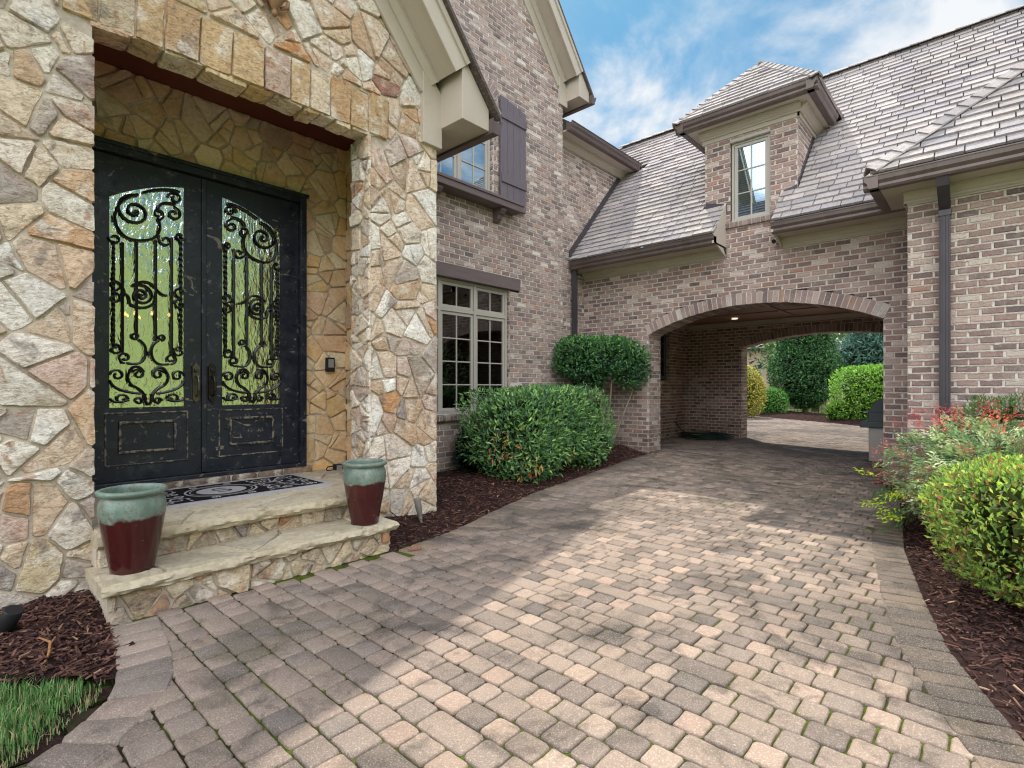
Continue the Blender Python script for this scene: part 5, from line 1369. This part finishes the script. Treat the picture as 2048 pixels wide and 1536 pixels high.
# the far side of the front yard, seen mirrored in the door glass
t0 = None
for i, (x, y, s) in enumerate(((2, -28, .75), (8.5, -27, .6), (15.5, -29, .8), (22.5, -27, .6), (-6, -27, .6))):
    if t0 is None:
        t0 = empty('yard_tree', (0, 0, 0), 'broad sunlit tree across the front yard, mirrored in the door glass', 'tree', 'trees across the front yard', local=True)
        foliage('crown', t0, [((0, 0, 3.6), (3.0, 2.6, 2.0), 2.2, 2600, .2), ((.5, 0, 5.0), (2.0, 2.0, 1.5), 2, 1300, .25)], [(S(126, 168, 66), 3), (S(104, 146, 58), 3), (S(150, 186, 84), 2)], .42, .26, 95, m='leaf_soft')
        stems(t0, 'trunk', [[(0, 0, -.3), (.05, 0, 1.5), (0, .1, 3.6)], [(.05, 0, 1.6), (1, .4, 3.2)], [(.05, 0, 1.5), (-1, -.3, 3.1)]], 'bark', (.22, .09)); o = t0
    else:
        o = t0.copy(); COL.objects.link(o)
        for ch in list(t0.children):
            c = ch.copy(); COL.objects.link(c); c.parent = o
    o.location = (x, y, lawn_z(x, y)); o.rotation_euler = (0, 0, i * 1.3); o.scale = (s, s, s)
# ================================================================== things at the entrance
steps = empty('stone_steps', (1.35, 3.3, 0), 'two wide sandstone slab steps up to the entry door', 'steps')
SD = [(S(198, 188, 168), 5), (S(184, 174, 154), 4), (S(206, 198, 180), 3), (S(172, 165, 150), 1.5), (S(184, 156, 144), .5)]
def slab(x0, x1, y0, y1, z0, z1, seed, pal=SD, nst=7, ends=True):
    """thick flagstone tread with a broken front edge"""
    rng = random.Random(seed); m = MB(); n = int((x1 - x0) / .016); rows = 7
    col = S(190, 179, 157)
    prof = []
    for i in range(n + 1):
        x = lerp(x0, x1, i / n); a = []
        for k in range(rows):
            t = k / (rows - 1); z = lerp(z0, z1, t)
            o = .026 * noise.noise((x * 6, seed, z * 26)) + .016 * noise.noise((x * 24, seed + 3, z * 70)) + .018 * math.sin(PI * t) - .012
            if k == rows - 1: o -= .010
            a.append((x, y0 - o, z + (.004 * noise.noise((x * 10, seed, 0)) if 0 < k < rows - 1 else 0)))
        a.append((x, y1, z1)); prof.append(a)
    V = [p for a in prof for p in a]; R = rows + 1; F = []
    for i in range(n):
        for k in range(R - 1): F.append((i * R + k, (i + 1) * R + k, (i + 1) * R + k + 1, i * R + k + 1))
        F.append((i * R, i * R + R - 1, (i + 1) * R + R - 1, (i + 1) * R)) if False else None
    m.add(V, [f for f in F if f], col)
    for e in (0, n):
        b = e * R; m.add([V[b + k] for k in range(R)] + [(prof[e][0][0], y1, z0)], [tuple(range(R + 1)) if e else tuple(reversed(range(R + 1)))], col)
    m.face([(x0, y0 + .02, z0), (x1, y0 + .02, z0), (x1, y1, z0), (x0, y1, z0)], col)
    # flagstones laid flush on top
    w = Wall((0, 0, z1 - .003), X_, Z_, V=Y_)
    m.mi = 0
    for site, poly in cells(x0, x1, y0, y1, .26, .46, rng, .8):
        for px, py, nx, ny in ((x0 + .004, 0, -1, 0), (x1 - .004, 0, 1, 0), (0, y0 + .016, 0, -1), (0, y1, 0, 1)):
            poly = clip_half(poly, px, py, nx, ny) if len(poly) > 2 else []
        if len(poly) > 2: stone_block(m, w, poly, rng, mulc(pick(rng, pal), rng.uniform(.88, 1.08)), .0075, .007, .007)
    m.mi = 1; m.face([(x0, y0 + .03, z1 - .0005), (x1, y0 + .03, z1 - .0005), (x1, y1, z1 - .0005), (x0, y1, z1 - .0005)])
    return m
slab(.53, 2.21, 3.11, 3.52, .140, .196, 5).build('tread', [MT['sandstone'], MT['flag_mortar']], steps, smooth=True, auto=45)
slab(.565, 2.28, 3.42, 3.90, .300, .362, 9).build('tread', [MT['sandstone'], MT['flag_mortar']], steps, smooth=True, auto=45)
slab(.565, 2.73, 3.90, 4.715, .30, .3615, 14).build('landing', [MT['sandstone'], MT['flag_mortar']], steps, smooth=True, auto=45)
m = MB(); RW = [(S(212, 194, 166), 4), (S(198, 180, 156), 3), (S(224, 212, 190), 3), (S(184, 170, 156), 2), (S(196, 150, 114), 1.2), (S(156, 146, 142), 1.2)]
for yy, z0, z1, a, b, sd in ((3.165, -.06, .145, .56, 2.17, 1), (3.485, .19, .305, .57, 2.25, 2)):
    w = Wall((0, yy, 0), X_, NY); stone_wall(m, w, a, b, z0, z1, nc, 200 + sd, r=(.12, .26), h=.014, pal=RW)
    m.mi = 1; m.face([w.p(a, z0, .001), w.p(b, z0, .001), w.p(b, z1, .001), w.p(a, z1, .001)]); m.face([(b, yy, z0), (b, 3.62, z0), (b, 3.62, z1), (b, yy, z1)]); m.face([(a, yy, z0), (a, 3.62, z0), (a, 3.62, z1), (a, yy, z1)])
w = Wall((2.17, 0, 0), Y_, X_); stone_wall(m, w, 3.17, 3.62, -.06, .145, nc, 210, r=(.12, .24), pal=RW)
m.build('riser', ST, steps, smooth=True, auto=30)
m = MB(); rng = random.Random(31); x = .60; w = Wall((0, 4.63, 0), X_, NY)
while x < 2.32:
    b = min(2.34, x + rng.uniform(.2, .36)); stone_block(m, w, [(x, .358), (b, .358), (b, .432), (x, .432)], rng, mulc(pick(rng, [(S(122, 108, 104), 3), (S(140, 122, 112), 2), (S(106, 96, 96), 2)]), rng.uniform(.9, 1.1)), .018, .006, .004); x = b
m.mi = 1; m.box(.60, 2.34, 4.629, 4.72, .355, .428)
m.build('door_sill', ST, steps, smooth=True)

# --- glazed planters
pm2, nt, out = new_mat('pot_glaze')
tc = N(nt, 'ShaderNodeTexCoord'); sx = N(nt, 'ShaderNodeSeparateXYZ'); nt.links.new(tc.outputs['Object'], sx.inputs[0])
_, nz = noise_fac(nt, tc.outputs['Object'], 14, 0, 1, 3)
ad = N(nt, 'ShaderNodeMath', operation='MULTIPLY_ADD'); ad.inputs[1].default_value = .075; nt.links.new(nz, ad.inputs[0]); nt.links.new(sx.outputs[2], ad.inputs[2])
mr = N(nt, 'ShaderNodeMapRange'); mr.inputs['From Min'].default_value = .316; mr.inputs['From Max'].default_value = .334; nt.links.new(ad.outputs[0], mr.inputs[0])
def glaze(base, l):
    r = N(nt, 'ShaderNodeRGB'); r.outputs[0].default_value = (*base, 1); c = r.outputs[0]
    for sc, lo, hi, cc, st, stf in l:
        f, _ = noise_fac(nt, tc.outputs['Object'], sc, lo, hi, 5, .6, .5, stf); mu = N(nt, 'ShaderNodeMath', operation='MULTIPLY'); mu.inputs[1].default_value = st; nt.links.new(f, mu.inputs[0])
        mx = N(nt, 'ShaderNodeMix', data_type='RGBA'); nt.links.new(mu.outputs[0], mx.inputs[0]); nt.links.new(c, mx.inputs[6]); mx.inputs[7].default_value = (*cc, 1); c = mx.outputs[2]
    return c
ga = glaze(S(118, 138, 130), [(9, .42, .62, S(92, 116, 104), .8, (1, 1, .5)), (7, .60, .72, S(70, 158, 138), .7, None), (70, .52, .6, S(112, 92, 76), .7, None), (14, .55, .7, S(150, 160, 150), .6, None)])
gb = glaze(S(66, 26, 26), [(10, .45, .7, S(76, 38, 34), .7, (1, 1, .25)), (5, .45, .65, S(38, 20, 22), .7, None), (60, .70, .73, S(190, 180, 170), .6, None)])
mx = N(nt, 'ShaderNodeMix', data_type='RGBA'); nt.links.new(mr.outputs[0], mx.inputs[0]); nt.links.new(gb, mx.inputs[6]); nt.links.new(ga, mx.inputs[7])
bs = N(nt, 'ShaderNodeBsdfPrincipled'); nt.links.new(mx.outputs[2], bs.inputs['Base Color'])
rr_ = N(nt, 'ShaderNodeMapRange'); rr_.inputs['To Min'].default_value = .16; rr_.inputs['To Max'].default_value = .42; nt.links.new(mr.outputs[0], rr_.inputs[0]); nt.links.new(rr_.outputs[0], bs.inputs['Roughness'])
_, h1 = noise_fac(nt, tc.outputs['Object'], 45, 0, 1, 4); bp = N(nt, 'ShaderNodeBump'); bp.inputs['Strength'].default_value = .18; bp.inputs['Distance'].default_value = .004; nt.links.new(h1, bp.inputs['Height']); nt.links.new(bp.outputs[0], bs.inputs['Normal'])
nt.links.new(bs.outputs[0], out.inputs[0])
POT = [(.0, .004), (.088, .0), (.094, .008), (.098, .03), (.108, .09), (.121, .16), (.133, .23), (.142, .29), (.146, .325), (.145, .350), (.139, .372), (.133, .386), (.134, .394), (.146, .402), (.152, .411), (.152, .420), (.145, .427), (.133, .428), (.126, .420), (.124, .395), (.130, .35), (.128, .30), (.115, .18), (.10, .10), (.0, .09)]
def smooth_prof(p):
    out = []
    for i in range(len(p) - 1):
        p0 = p[max(0, i - 1)]; p1 = p[i]; p2 = p[i + 1]; p3 = p[min(len(p) - 1, i + 2)]
        for t in (0, .5):
            f = lambda a, b, c, d: .5 * (2 * b + (c - a) * t + (2 * a - 5 * b + 4 * c - d) * t * t + (3 * b - a - 3 * c + d) * t ** 3)
            out.append((max(0, f(p0[0], p1[0], p2[0], p3[0])), f(p0[1], p1[1], p2[1], p3[1])))
    return out + [p[-1]]
m = MB(); m.lathe(smooth_prof(POT), n=64); pot = m.build('planter_pot', pm2, smooth=True)
tag(pot, 'oxblood and teal glazed planter pot nearest the left stone pillar', 'planter', 'glazed pots flanking the steps'); pot.location = (.685, 3.27, .203)
p2 = pot.copy(); COL.objects.link(p2); p2.location = (2.03, 3.25, .203); p2.rotation_euler = (0, 0, 2.1)
tag(p2, 'oxblood and teal glazed planter pot on the lower step beside the right pillar', 'planter', 'glazed pots flanking the steps')

# --- doormat with a monogram
dm = empty('doormat', (1.43, 4.22, .368), 'black doormat with pale scrolls, pale border and a monogram S in an oval', 'doormat')
matb = mat('mat_black', S(30, 31, 36), [(60, .4, .7, (.6, .6, .6), .6, 'MULTIPLY')], rough=.95, spec=.1, bumps=[(300, .8, .003)])
matw = mat('mat_pale', S(176, 174, 178), [(50, .4, .7, (.8, .8, .8), .6, 'MULTIPLY')], rough=.95, spec=.1, bumps=[(300, .8, .003)])
x0, x1, y0, y1, zt = .74, 2.13, 3.90, 4.56, .384
m = MB(); m.box(x0, x1, y0, y1, .352, zt); m.build('pile', matb, dm)
m = MB()
for a, b, c, d in ((x0 - .006, x1 + .006, y0 - .006, y0 + .035), (x0 - .006, x1 + .006, y1 - .035, y1 + .006), (x0 - .006, x0 + .035, y0 + .035, y1 - .035), (x1 - .035, x1 + .006, y0 + .035, y1 - .035)): m.box(a, b, c, d, .3525, zt + .0012)
m.build('border', matw, dm)
m = MB(); cx, cy = (x0 + x1) / 2, (y0 + y1) / 2
def ribbon(pts, w, z=zt + .0012, mbx_=None):
    mm = mbx_ or m; n = len(pts)
    for i in range(n - 1):
        a, b = Vector((*pts[i], 0)), Vector((*pts[i + 1], 0)); pa = Vector((*pts[max(0, i - 1)], 0)); pb = Vector((*pts[min(n - 1, i + 2)], 0))
        ta = (b - pa); tb = (pb - a); sa = Vector((-ta.y, ta.x, 0)).normalized(); sb = Vector((-tb.y, tb.x, 0)).normalized()
        wa = w * (1 if not callable(w) else 1)
        mm.face([(a.x - sa.x * wa / 2, a.y - sa.y * wa / 2, z), (b.x - sb.x * wa / 2, b.y - sb.y * wa / 2, z), (b.x + sb.x * wa / 2, b.y + sb.y * wa / 2, z), (a.x + sa.x * wa / 2, a.y + sa.y * wa / 2, z)])
el = lambda a, b, n=48: [(cx + a * math.cos(2 * PI * i / n), cy + b * math.sin(2 * PI * i / n)) for i in range(n + 1)]
ribbon(el(.235, .215), .014); ribbon(el(.205, .187), .006); m.face([(x, y, zt + .0010) for x, y in el(.165, .15)[:-1]])
def mspiral(px, py, r0, turns, a0, dr, w=.013):
    ribbon([(px + lerp(r0, .006, i / 22) * math.cos(a0 + dr * 2 * PI * turns * i / 22), py + lerp(r0, .006, i / 22) * math.sin(a0 + dr * 2 * PI * turns * i / 22)) for i in range(23)], w)
rg = random.Random(12)
for sx in (1, -1):
    for sy in (1, -1):
        Q = lambda u, v: (cx + sx * u, cy + sy * v)
        for u, v, r_, a in ((.33, .17, .07, 0), (.45, .09, .065, 2), (.55, .20, .06, 1), (.60, .06, .05, 3), (.40, .22, .045, 4), (.30, .05, .04, 2.5), (.12, .235, .03, 1)):
            q = Q(u, v); mspiral(q[0], q[1], r_, 1.3, a * sx, sx * sy)
        ribbon([Q(.10 + .5 * t, .14 + .09 * math.sin(t * 9)) if t > .3 else Q(.24 + .1 * t, .20) for t in [i / 20 for i in range(6, 21)]], .012)
        for u, v in ((.36, .12), (.48, .17), (.57, .12), (.43, .02), (.52, .02), (.27, .24), (.62, .22)):
            q = Q(u, v); a = rg.random() * PI
            m.face([(q[0] + .030 * math.cos(a), q[1] + .030 * math.sin(a), zt + .0011), (q[0] - .011 * math.sin(a), q[1] + .011 * math.cos(a), zt + .0011), (q[0] - .030 * math.cos(a), q[1] - .030 * math.sin(a), zt + .0011), (q[0] + .011 * math.sin(a), q[1] - .011 * math.cos(a), zt + .0011)])
m.build('scroll_pattern', matw, dm)
m = MB(); sp = []
for i in range(25):
    t = i / 24; a = lerp(PI * .15, PI * 1.5, min(1, t * 2)) if t < .5 else lerp(PI * .5, -PI * .85, (t - .5) * 2)
    c0 = (cx, cy + .036) if t < .5 else (cx, cy - .036); sp.append((c0[0] + .05 * math.cos(a), c0[1] + .036 * math.sin(a)))
ribbon(sp, .018, zt + .0022, m); m.build('monogram', matb, dm)

# --- lock box, keypad, camera, path lights
lb = empty('key_lock_box', (2.52, 4.55, .37), 'small black and silver key lock box lying on the landing', 'lock box')
m = MB(); m.box(2.50, 2.58, 4.50, 4.555, .366, .43); m.build('body', MT['black_plastic'], lb, bevel=.008)
m = MB(); m.box(2.512, 2.568, 4.4925, 4.4995, .375, .422); m.build('dial_plate', MT['screen'], lb, bevel=.003)
m = MB(); m.tube([(2.50, 4.53, .378), (2.44, 4.53, .376), (2.425, 4.53, .392), (2.44, 4.53, .412), (2.50, 4.53, .415)], .006, 8); m.build('shackle', MT['black_plastic'], lb, smooth=True)
kp = empty('door_keypad', (2.54, 4.68, 1.36), 'black door keypad with a grey screen on the stone beside the door', 'keypad')
m = MB(); m.box(2.500, 2.582, 4.655, 4.692, 1.295, 1.43); m.build('case', MT['black_plastic'], kp, bevel=.004)
m = MB(); m.box(2.514, 2.568, 4.651, 4.655, 1.335, 1.415); m.build('screen', MT['screen'], kp)
sc_ = empty('security_camera', (7.55, 2.10, 3.10), 'small white security camera under the wing gutter', 'camera')
m = MB(); m.tube([(7.60, 2.11, 3.10), (7.54, 2.12, 3.10)], .028, 14); m.tube([(7.54, 2.12, 3.10), (7.47, 2.135, 3.075)], .034, 16); m.build('housing', MT['white_plastic'], sc_, smooth=True, auto=40)
m = MB(); m.tube([(7.4702, 2.135, 3.075), (7.463, 2.1365, 3.0725)], .029, 16); m.build('lens', MT['black_plastic'], sc_)
pl = empty('path_light', (2.67, 3.46, .03), 'grey tapered spotlight on a stake in the mulch at the right pillar', 'path light')
m = MB(); ax = Vector((-.03, .02, .2)).normalized(); b0 = Vector((2.68, 3.45, .04))
m.tube([b0 + ax * t for t in (.06, .075, .12, .20, .205)], [.017, .021, .026, .030, .027], 16); m.build('lamp_head', MT['grey_plastic'], pl, smooth=True, auto=40)
m = MB(); m.tube([b0 - ax * .06, b0 + ax * .03, b0 + ax * .035, b0 + ax * .062], [.008, .012, .017, .017], 10); m.build('stake', MT['grey_plastic'], pl, smooth=True, auto=40)
pl = empty('spot_light', (.215, 3.25, .04), 'dark grey tilted spotlight in the mulch at the far left', 'spotlight')
m = MB(); a, b = Vector((.208, 3.24, .075)), Vector((.235, 3.20, .165)); m.tube([a, a.lerp(b, .12), a.lerp(b, .95), b], [.026, .034, .036, .033], 18); m.build('lamp_head', MT['black_plastic'], pl, smooth=True, auto=40)
m = MB(); m.tube([(.215, 3.25, -.02), (.213, 3.245, .08)], .011, 8); m.build('stake', MT['black_plastic'], pl)
# carved ornament high on the gable
om = MB(); om.lathe([(0, 0), (.016, .004), (.020, .02), (.014, .035), (.012, .045), (.022, .055), (.03, .075), (.052, .10), (.062, .13), (.064, .15), (.058, .155), (.05, .17), (.0, .18)], (1.535, 3.56, 3.64), 20)
for i in range(10):
    a = 2 * PI * i / 10; om.lathe([(0, -.012), (.012, -.006), (.014, .004), (.008, .014), (0, .016)], (1.535 + .058 * math.cos(a), 3.56 + .058 * math.sin(a), 3.775), 8)
for s in (-1, 1): om.tube([(1.535 + s * .05, 3.57, 3.72), (1.535 + s * .09, 3.57, 3.745), (1.535 + s * .10, 3.57, 3.79), (1.535 + s * .07, 3.57, 3.80)], [.012, .014, .012, .006], 8)
tag(om.build('wall_ornament', MT['terracotta'], smooth=True), 'carved terracotta urn ornament on the stone gable above the entry', 'ornament')

# --- grill and hose in the passage
gr = empty('barbecue_grill', (9.3, .9, 0), 'grey gas barbecue with closed lid beside the right arch pier', 'barbecue')
m = MB(); pr_ = [(.62, .66), (1.30, .66), (1.30, .78), (1.29, .81), (1.24, .92), (1.17, .985), (.85, .99), (.70, .90), (.62, .80)]
m.prism([(8.9, y, z) for y, z in pr_], (.95, 0, 0)); m.box(8.893, 9.857, .60, 1.308, .795, .806); m.build('lid', MT['grill_cover'], gr, bevel=.012)
m = MB(); m.box(8.86, 9.9, .55, 1.40, .575, .665); m.build('side_shelf', MT['grill_cover'], gr, bevel=.012)
m = MB(); m.box(8.92, 9.83, .62, 1.30, .10, .575); m.build('cabinet', MT['grill_steel'], gr, bevel=.008)
for x in (8.95, 9.72):
    for y in (.65, 1.20):
        m = MB(); m.tube([(x + .03, y + .02, .05), (x + .03, y + .05, .05)], .05, 16); m.build('wheel', MT['black_plastic'], gr)
m = MB(); m.tube([(8.98, 1.30, .80), (8.98, 1.36, .79), (9.77, 1.36, .79), (9.77, 1.30, .80)], .012, 8); m.build('lid_handle', MT['grill_steel'], gr)
hs = empty('garden_hose', (11.2, 4.55, .04), 'coiled dark green garden hose on the paving in the passage corner', 'hose')
m = MB(); pts = []
for i in range(260):
    t = i / 259; a = t * 2 * PI * 6.3; r = .40 + .05 * math.sin(a * .37 + 1) + .03 * math.sin(a * 2.1); pts.append((11.15 + .95 * r * math.cos(a), 4.55 + 1.25 * r * math.sin(a), .055 + .018 * (t * 5) + .01 * math.sin(a * 1.7)))
pts += [(11.2, 5.0, .14), (11.15, 5.1, .20), (11.1, 5.19, .34)]
m.tube(pts, .011, 7); m.build('tube', MT['hose'], hs, smooth=True)
m = MB(); m.tube([(11.1, 5.25, .36), (11.1, 5.17, .36)], .016, 8); m.tube([(11.1, 5.19, .33), (11.1, 5.19, .40)], .014, 8); m.build('tap', MT['bronze'], hs)
# --- inside: potted plant behind the lower window, chandelier in the hall
hp = empty('house_plant', (4.45, 5.62, .8), 'potted leafy house plant behind the ground floor window', 'plant')
m = MB(); m.lathe([(0, .82), (.075, .82), (.10, .96), (.105, .97), (.095, .97), (.09, .95), (0, .94)], (4.42, 5.5, 0), 24); m.build('pot', MT['white_plastic'], hp, smooth=True, auto=40)
foliage('foliage', hp, [((4.42, 5.6, 1.35), (.30, .25, .40), 2, 420, .3), ((5.0, 5.9, 1.4), (.3, .3, .5), 2, 260, .3)], [(S(70, 110, 66), 3), (S(50, 84, 52), 2)], .12, .03, 88, core=False)
m = MB(); m.box(3.7, 5.4, 5.3, 5.9, .78, .82, S(70, 58, 50)); tag(m.build('console_table', MT['room']), 'dark table under the plant behind the ground floor window', 'table')
ch = empty('chandelier', (1.62, 6.8, 1.95), 'lit chandelier hanging in the hall behind the entry door', 'chandelier')
m = MB()
for k in range(10):
    a = 2 * PI * k / 10; p = Vector((1.62 + .26 * math.cos(a), 6.8 + .26 * math.sin(a), 1.9)); m.tube([(1.62, 6.8, 1.98), (1.62 + .15 * math.cos(a), 6.8 + .15 * math.sin(a), 1.84), tuple(p)], .006, 6)
m.tube([(1.62, 6.8, 1.8), (1.62, 6.8, 2.9)], .012, 8); m.build('arm', MT['bronze'], ch)
for k in range(10):
    m = MB(); a = 2 * PI * k / 10; m.lathe([(0, 0), (.011, .008), (.013, .02), (.006, .04), (0, .048)], (1.62 + .26 * math.cos(a), 6.8 + .26 * math.sin(a), 1.905), 8); m.build('bulb', MT['bulb'], ch)
# stray leaves
rng = random.Random(77)
for i, (x, y, z, lab) in enumerate(((3.25, 4.2, .10, 'dry tan leaf on the mulch nearest the window wall'), (3.05, 3.75, .09, 'curled tan leaf on the mulch by the paver edge'), (4.0, 3.95, .10, 'pale fallen leaf on the mulch in front of the laurel'))):
    m = MB(); leaves(m, [(0, 0, 0), (.006, .004, .002)], [(1, .3, .1), (1, .3, .1)], [(0, 0, 1), (.2, 0, 1)], [.075, .06], [.04, .03], [S(190, 150, 110), S(170, 128, 92)]); o = m.build('fallen_leaf', MT['leaf_soft']); o.location = (x, y, z + .02); o.rotation_euler = (.2, .1, i * 2)
    tag(o, lab, 'leaf', 'fallen leaves on the mulch')
m = MB(); m.tube([(.28, 2.74, .05), (.31, 2.82, .075), (.325, 2.92, .08), (.30, 3.02, .075)], [.004, .005, .005, .003], 6, S(170, 120, 80)); m.tube([(.322, 2.90, .078), (.345, 2.95, .085)], .003, 5, S(170, 120, 80))
tag(m.build('twig', MT['chip']), 'orange brown twig lying on the left mulch', 'twig')
m = MB(); m.prism([(2.22, 3.0, .008), (2.31, 2.97, .008), (2.312, 2.99, .012), (2.222, 3.02, .012)], (0, 0, .014), S(150, 110, 90)); tag(m.build('wood_chip', MT['chip']), 'brown wood chip on the pavers by the end of the steps', 'wood chip')

# ================================================================== light, sky, camera
Ldir = Vector((.515, .37, 1.0)).normalized()
sun = bpy.data.lights.new('sun', 'SUN'); sun.energy = SUN_E; sun.angle = math.radians(.5); sun.color = (1, .93, .82)
so = bpy.data.objects.new('sun', sun); COL.objects.link(so); so.rotation_euler = (-Ldir).to_track_quat('-Z', 'Y').to_euler(); so.location = (10, 8, 20)
wd = bpy.data.worlds.new('World'); scene.world = wd; wd.use_nodes = True
nt = wd.node_tree; nt.nodes.clear()
out = N(nt, 'ShaderNodeOutputWorld'); bg = N(nt, 'ShaderNodeBackground'); bg.inputs[1].default_value = SKY_E
sky = N(nt, 'ShaderNodeTexSky', sky_type='NISHITA'); sky.sun_disc = False; sky.sun_elevation = math.asin(Ldir.z); sky.sun_rotation = math.atan2(Ldir.x, Ldir.y); sky.air_density = 1.0; sky.dust_density = .6; sky.ozone_density = 1.6
tc = N(nt, 'ShaderNodeTexCoord'); sp_ = N(nt, 'ShaderNodeSeparateXYZ'); nt.links.new(tc.outputs['Generated'], sp_.inputs[0])
az_ = N(nt, 'ShaderNodeMath', operation='ADD'); az_.inputs[1].default_value = .22; nt.links.new(sp_.outputs[2], az_.inputs[0])
dv = []
for i in (0, 1):
    d = N(nt, 'ShaderNodeMath', operation='DIVIDE'); nt.links.new(sp_.outputs[i], d.inputs[0]); nt.links.new(az_.outputs[0], d.inputs[1]); dv.append(d.outputs[0])
cb = N(nt, 'ShaderNodeCombineXYZ'); nt.links.new(dv[0], cb.inputs[0]); nt.links.new(dv[1], cb.inputs[1])
mp = N(nt, 'ShaderNodeMapping'); mp.inputs['Location'].default_value = CLOUD_OFF; mp.inputs['Rotation'].default_value = (0, 0, math.radians(-35)); mp.inputs['Scale'].default_value = (1.0, 1.6, 1); nt.links.new(cb.outputs[0], mp.inputs[0])
f1, _ = noise_fac(nt, mp.outputs[0], 1.5, .44, .66, 10, .58, .5); f2, _ = noise_fac(nt, mp.outputs[0], .7, .34, .56, 4, .5, .2)
ml = N(nt, 'ShaderNodeMath', operation='MULTIPLY'); nt.links.new(f1, ml.inputs[0]); nt.links.new(f2, ml.inputs[1])
mh, _ = noise_fac(nt, mp.outputs[0], 2.6, .35, .8, 9, .6, .5)
m2 = N(nt, 'ShaderNodeMath', operation='MULTIPLY_ADD'); m2.inputs[1].default_value = .28; nt.links.new(mh, m2.inputs[0]); nt.links.new(ml.outputs[0], m2.inputs[2]); m2.use_clamp = True
tint = N(nt, 'ShaderNodeMix', data_type='RGBA', blend_type='MULTIPLY'); tint.inputs[0].default_value = 1; tint.inputs[7].default_value = (*SKY_TINT, 1); nt.links.new(sky.outputs[0], tint.inputs[6])
mxw = N(nt, 'ShaderNodeMix', data_type='RGBA'); nt.links.new(m2.outputs[0], mxw.inputs[0]); nt.links.new(tint.outputs[2], mxw.inputs[6]); mxw.inputs[7].default_value = (*CLOUD_COL, 1)
# unseen bright bank added to the sky behind the viewer to fill the shade
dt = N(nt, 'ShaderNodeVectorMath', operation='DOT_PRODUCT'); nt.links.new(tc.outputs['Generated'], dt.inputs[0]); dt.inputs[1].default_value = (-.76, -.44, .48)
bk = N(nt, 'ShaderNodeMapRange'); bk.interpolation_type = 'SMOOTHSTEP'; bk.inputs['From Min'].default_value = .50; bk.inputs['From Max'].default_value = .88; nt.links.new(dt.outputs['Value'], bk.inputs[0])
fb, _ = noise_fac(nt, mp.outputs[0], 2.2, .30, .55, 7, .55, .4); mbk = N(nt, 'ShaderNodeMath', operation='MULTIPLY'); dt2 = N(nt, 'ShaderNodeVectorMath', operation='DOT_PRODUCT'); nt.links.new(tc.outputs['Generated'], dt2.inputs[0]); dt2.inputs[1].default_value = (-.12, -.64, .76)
bk2 = N(nt, 'ShaderNodeMapRange'); bk2.interpolation_type = 'SMOOTHSTEP'; bk2.inputs['From Min'].default_value = .80; bk2.inputs['From Max'].default_value = .96; bk2.inputs['To Max'].default_value = 1.0; nt.links.new(dt2.outputs['Value'], bk2.inputs[0])  # second added lobe brightens the entry recess
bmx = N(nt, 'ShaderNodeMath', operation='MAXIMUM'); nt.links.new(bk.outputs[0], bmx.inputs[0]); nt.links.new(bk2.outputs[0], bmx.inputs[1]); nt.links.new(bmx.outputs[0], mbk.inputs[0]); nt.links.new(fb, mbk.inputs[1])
mx2 = N(nt, 'ShaderNodeMix', data_type='RGBA'); nt.links.new(mbk.outputs[0], mx2.inputs[0]); nt.links.new(mxw.outputs[2], mx2.inputs[6]); mx2.inputs[7].default_value = (*FILL_BANK, 1)
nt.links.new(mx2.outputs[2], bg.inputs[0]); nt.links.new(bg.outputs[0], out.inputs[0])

cam = bpy.data.cameras.new('camera'); co = bpy.data.objects.new('camera', cam); COL.objects.link(co)
cam.sensor_width = 36; cam.lens = 1053 / 2048 * 36; cam.shift_y = 6 / 2048; cam.clip_start = .05; cam.clip_end = 1000
co.location = (0, 0, 1.15); co.rotation_euler = (math.radians(90), 0, math.radians(42.4 - 90))
scene.camera = co
scene.view_settings.view_transform = 'Standard'; scene.view_settings.look = 'None'; scene.view_settings.exposure = 0; scene.view_settings.gamma = 1
scene.render.engine = 'CYCLES'
scene.cycles.max_bounces = 8; scene.cycles.diffuse_bounces = 4; scene.cycles.transparent_max_bounces = 12
scene.cycles.use_denoising = True
scene.cycles.filter_width = 1.15
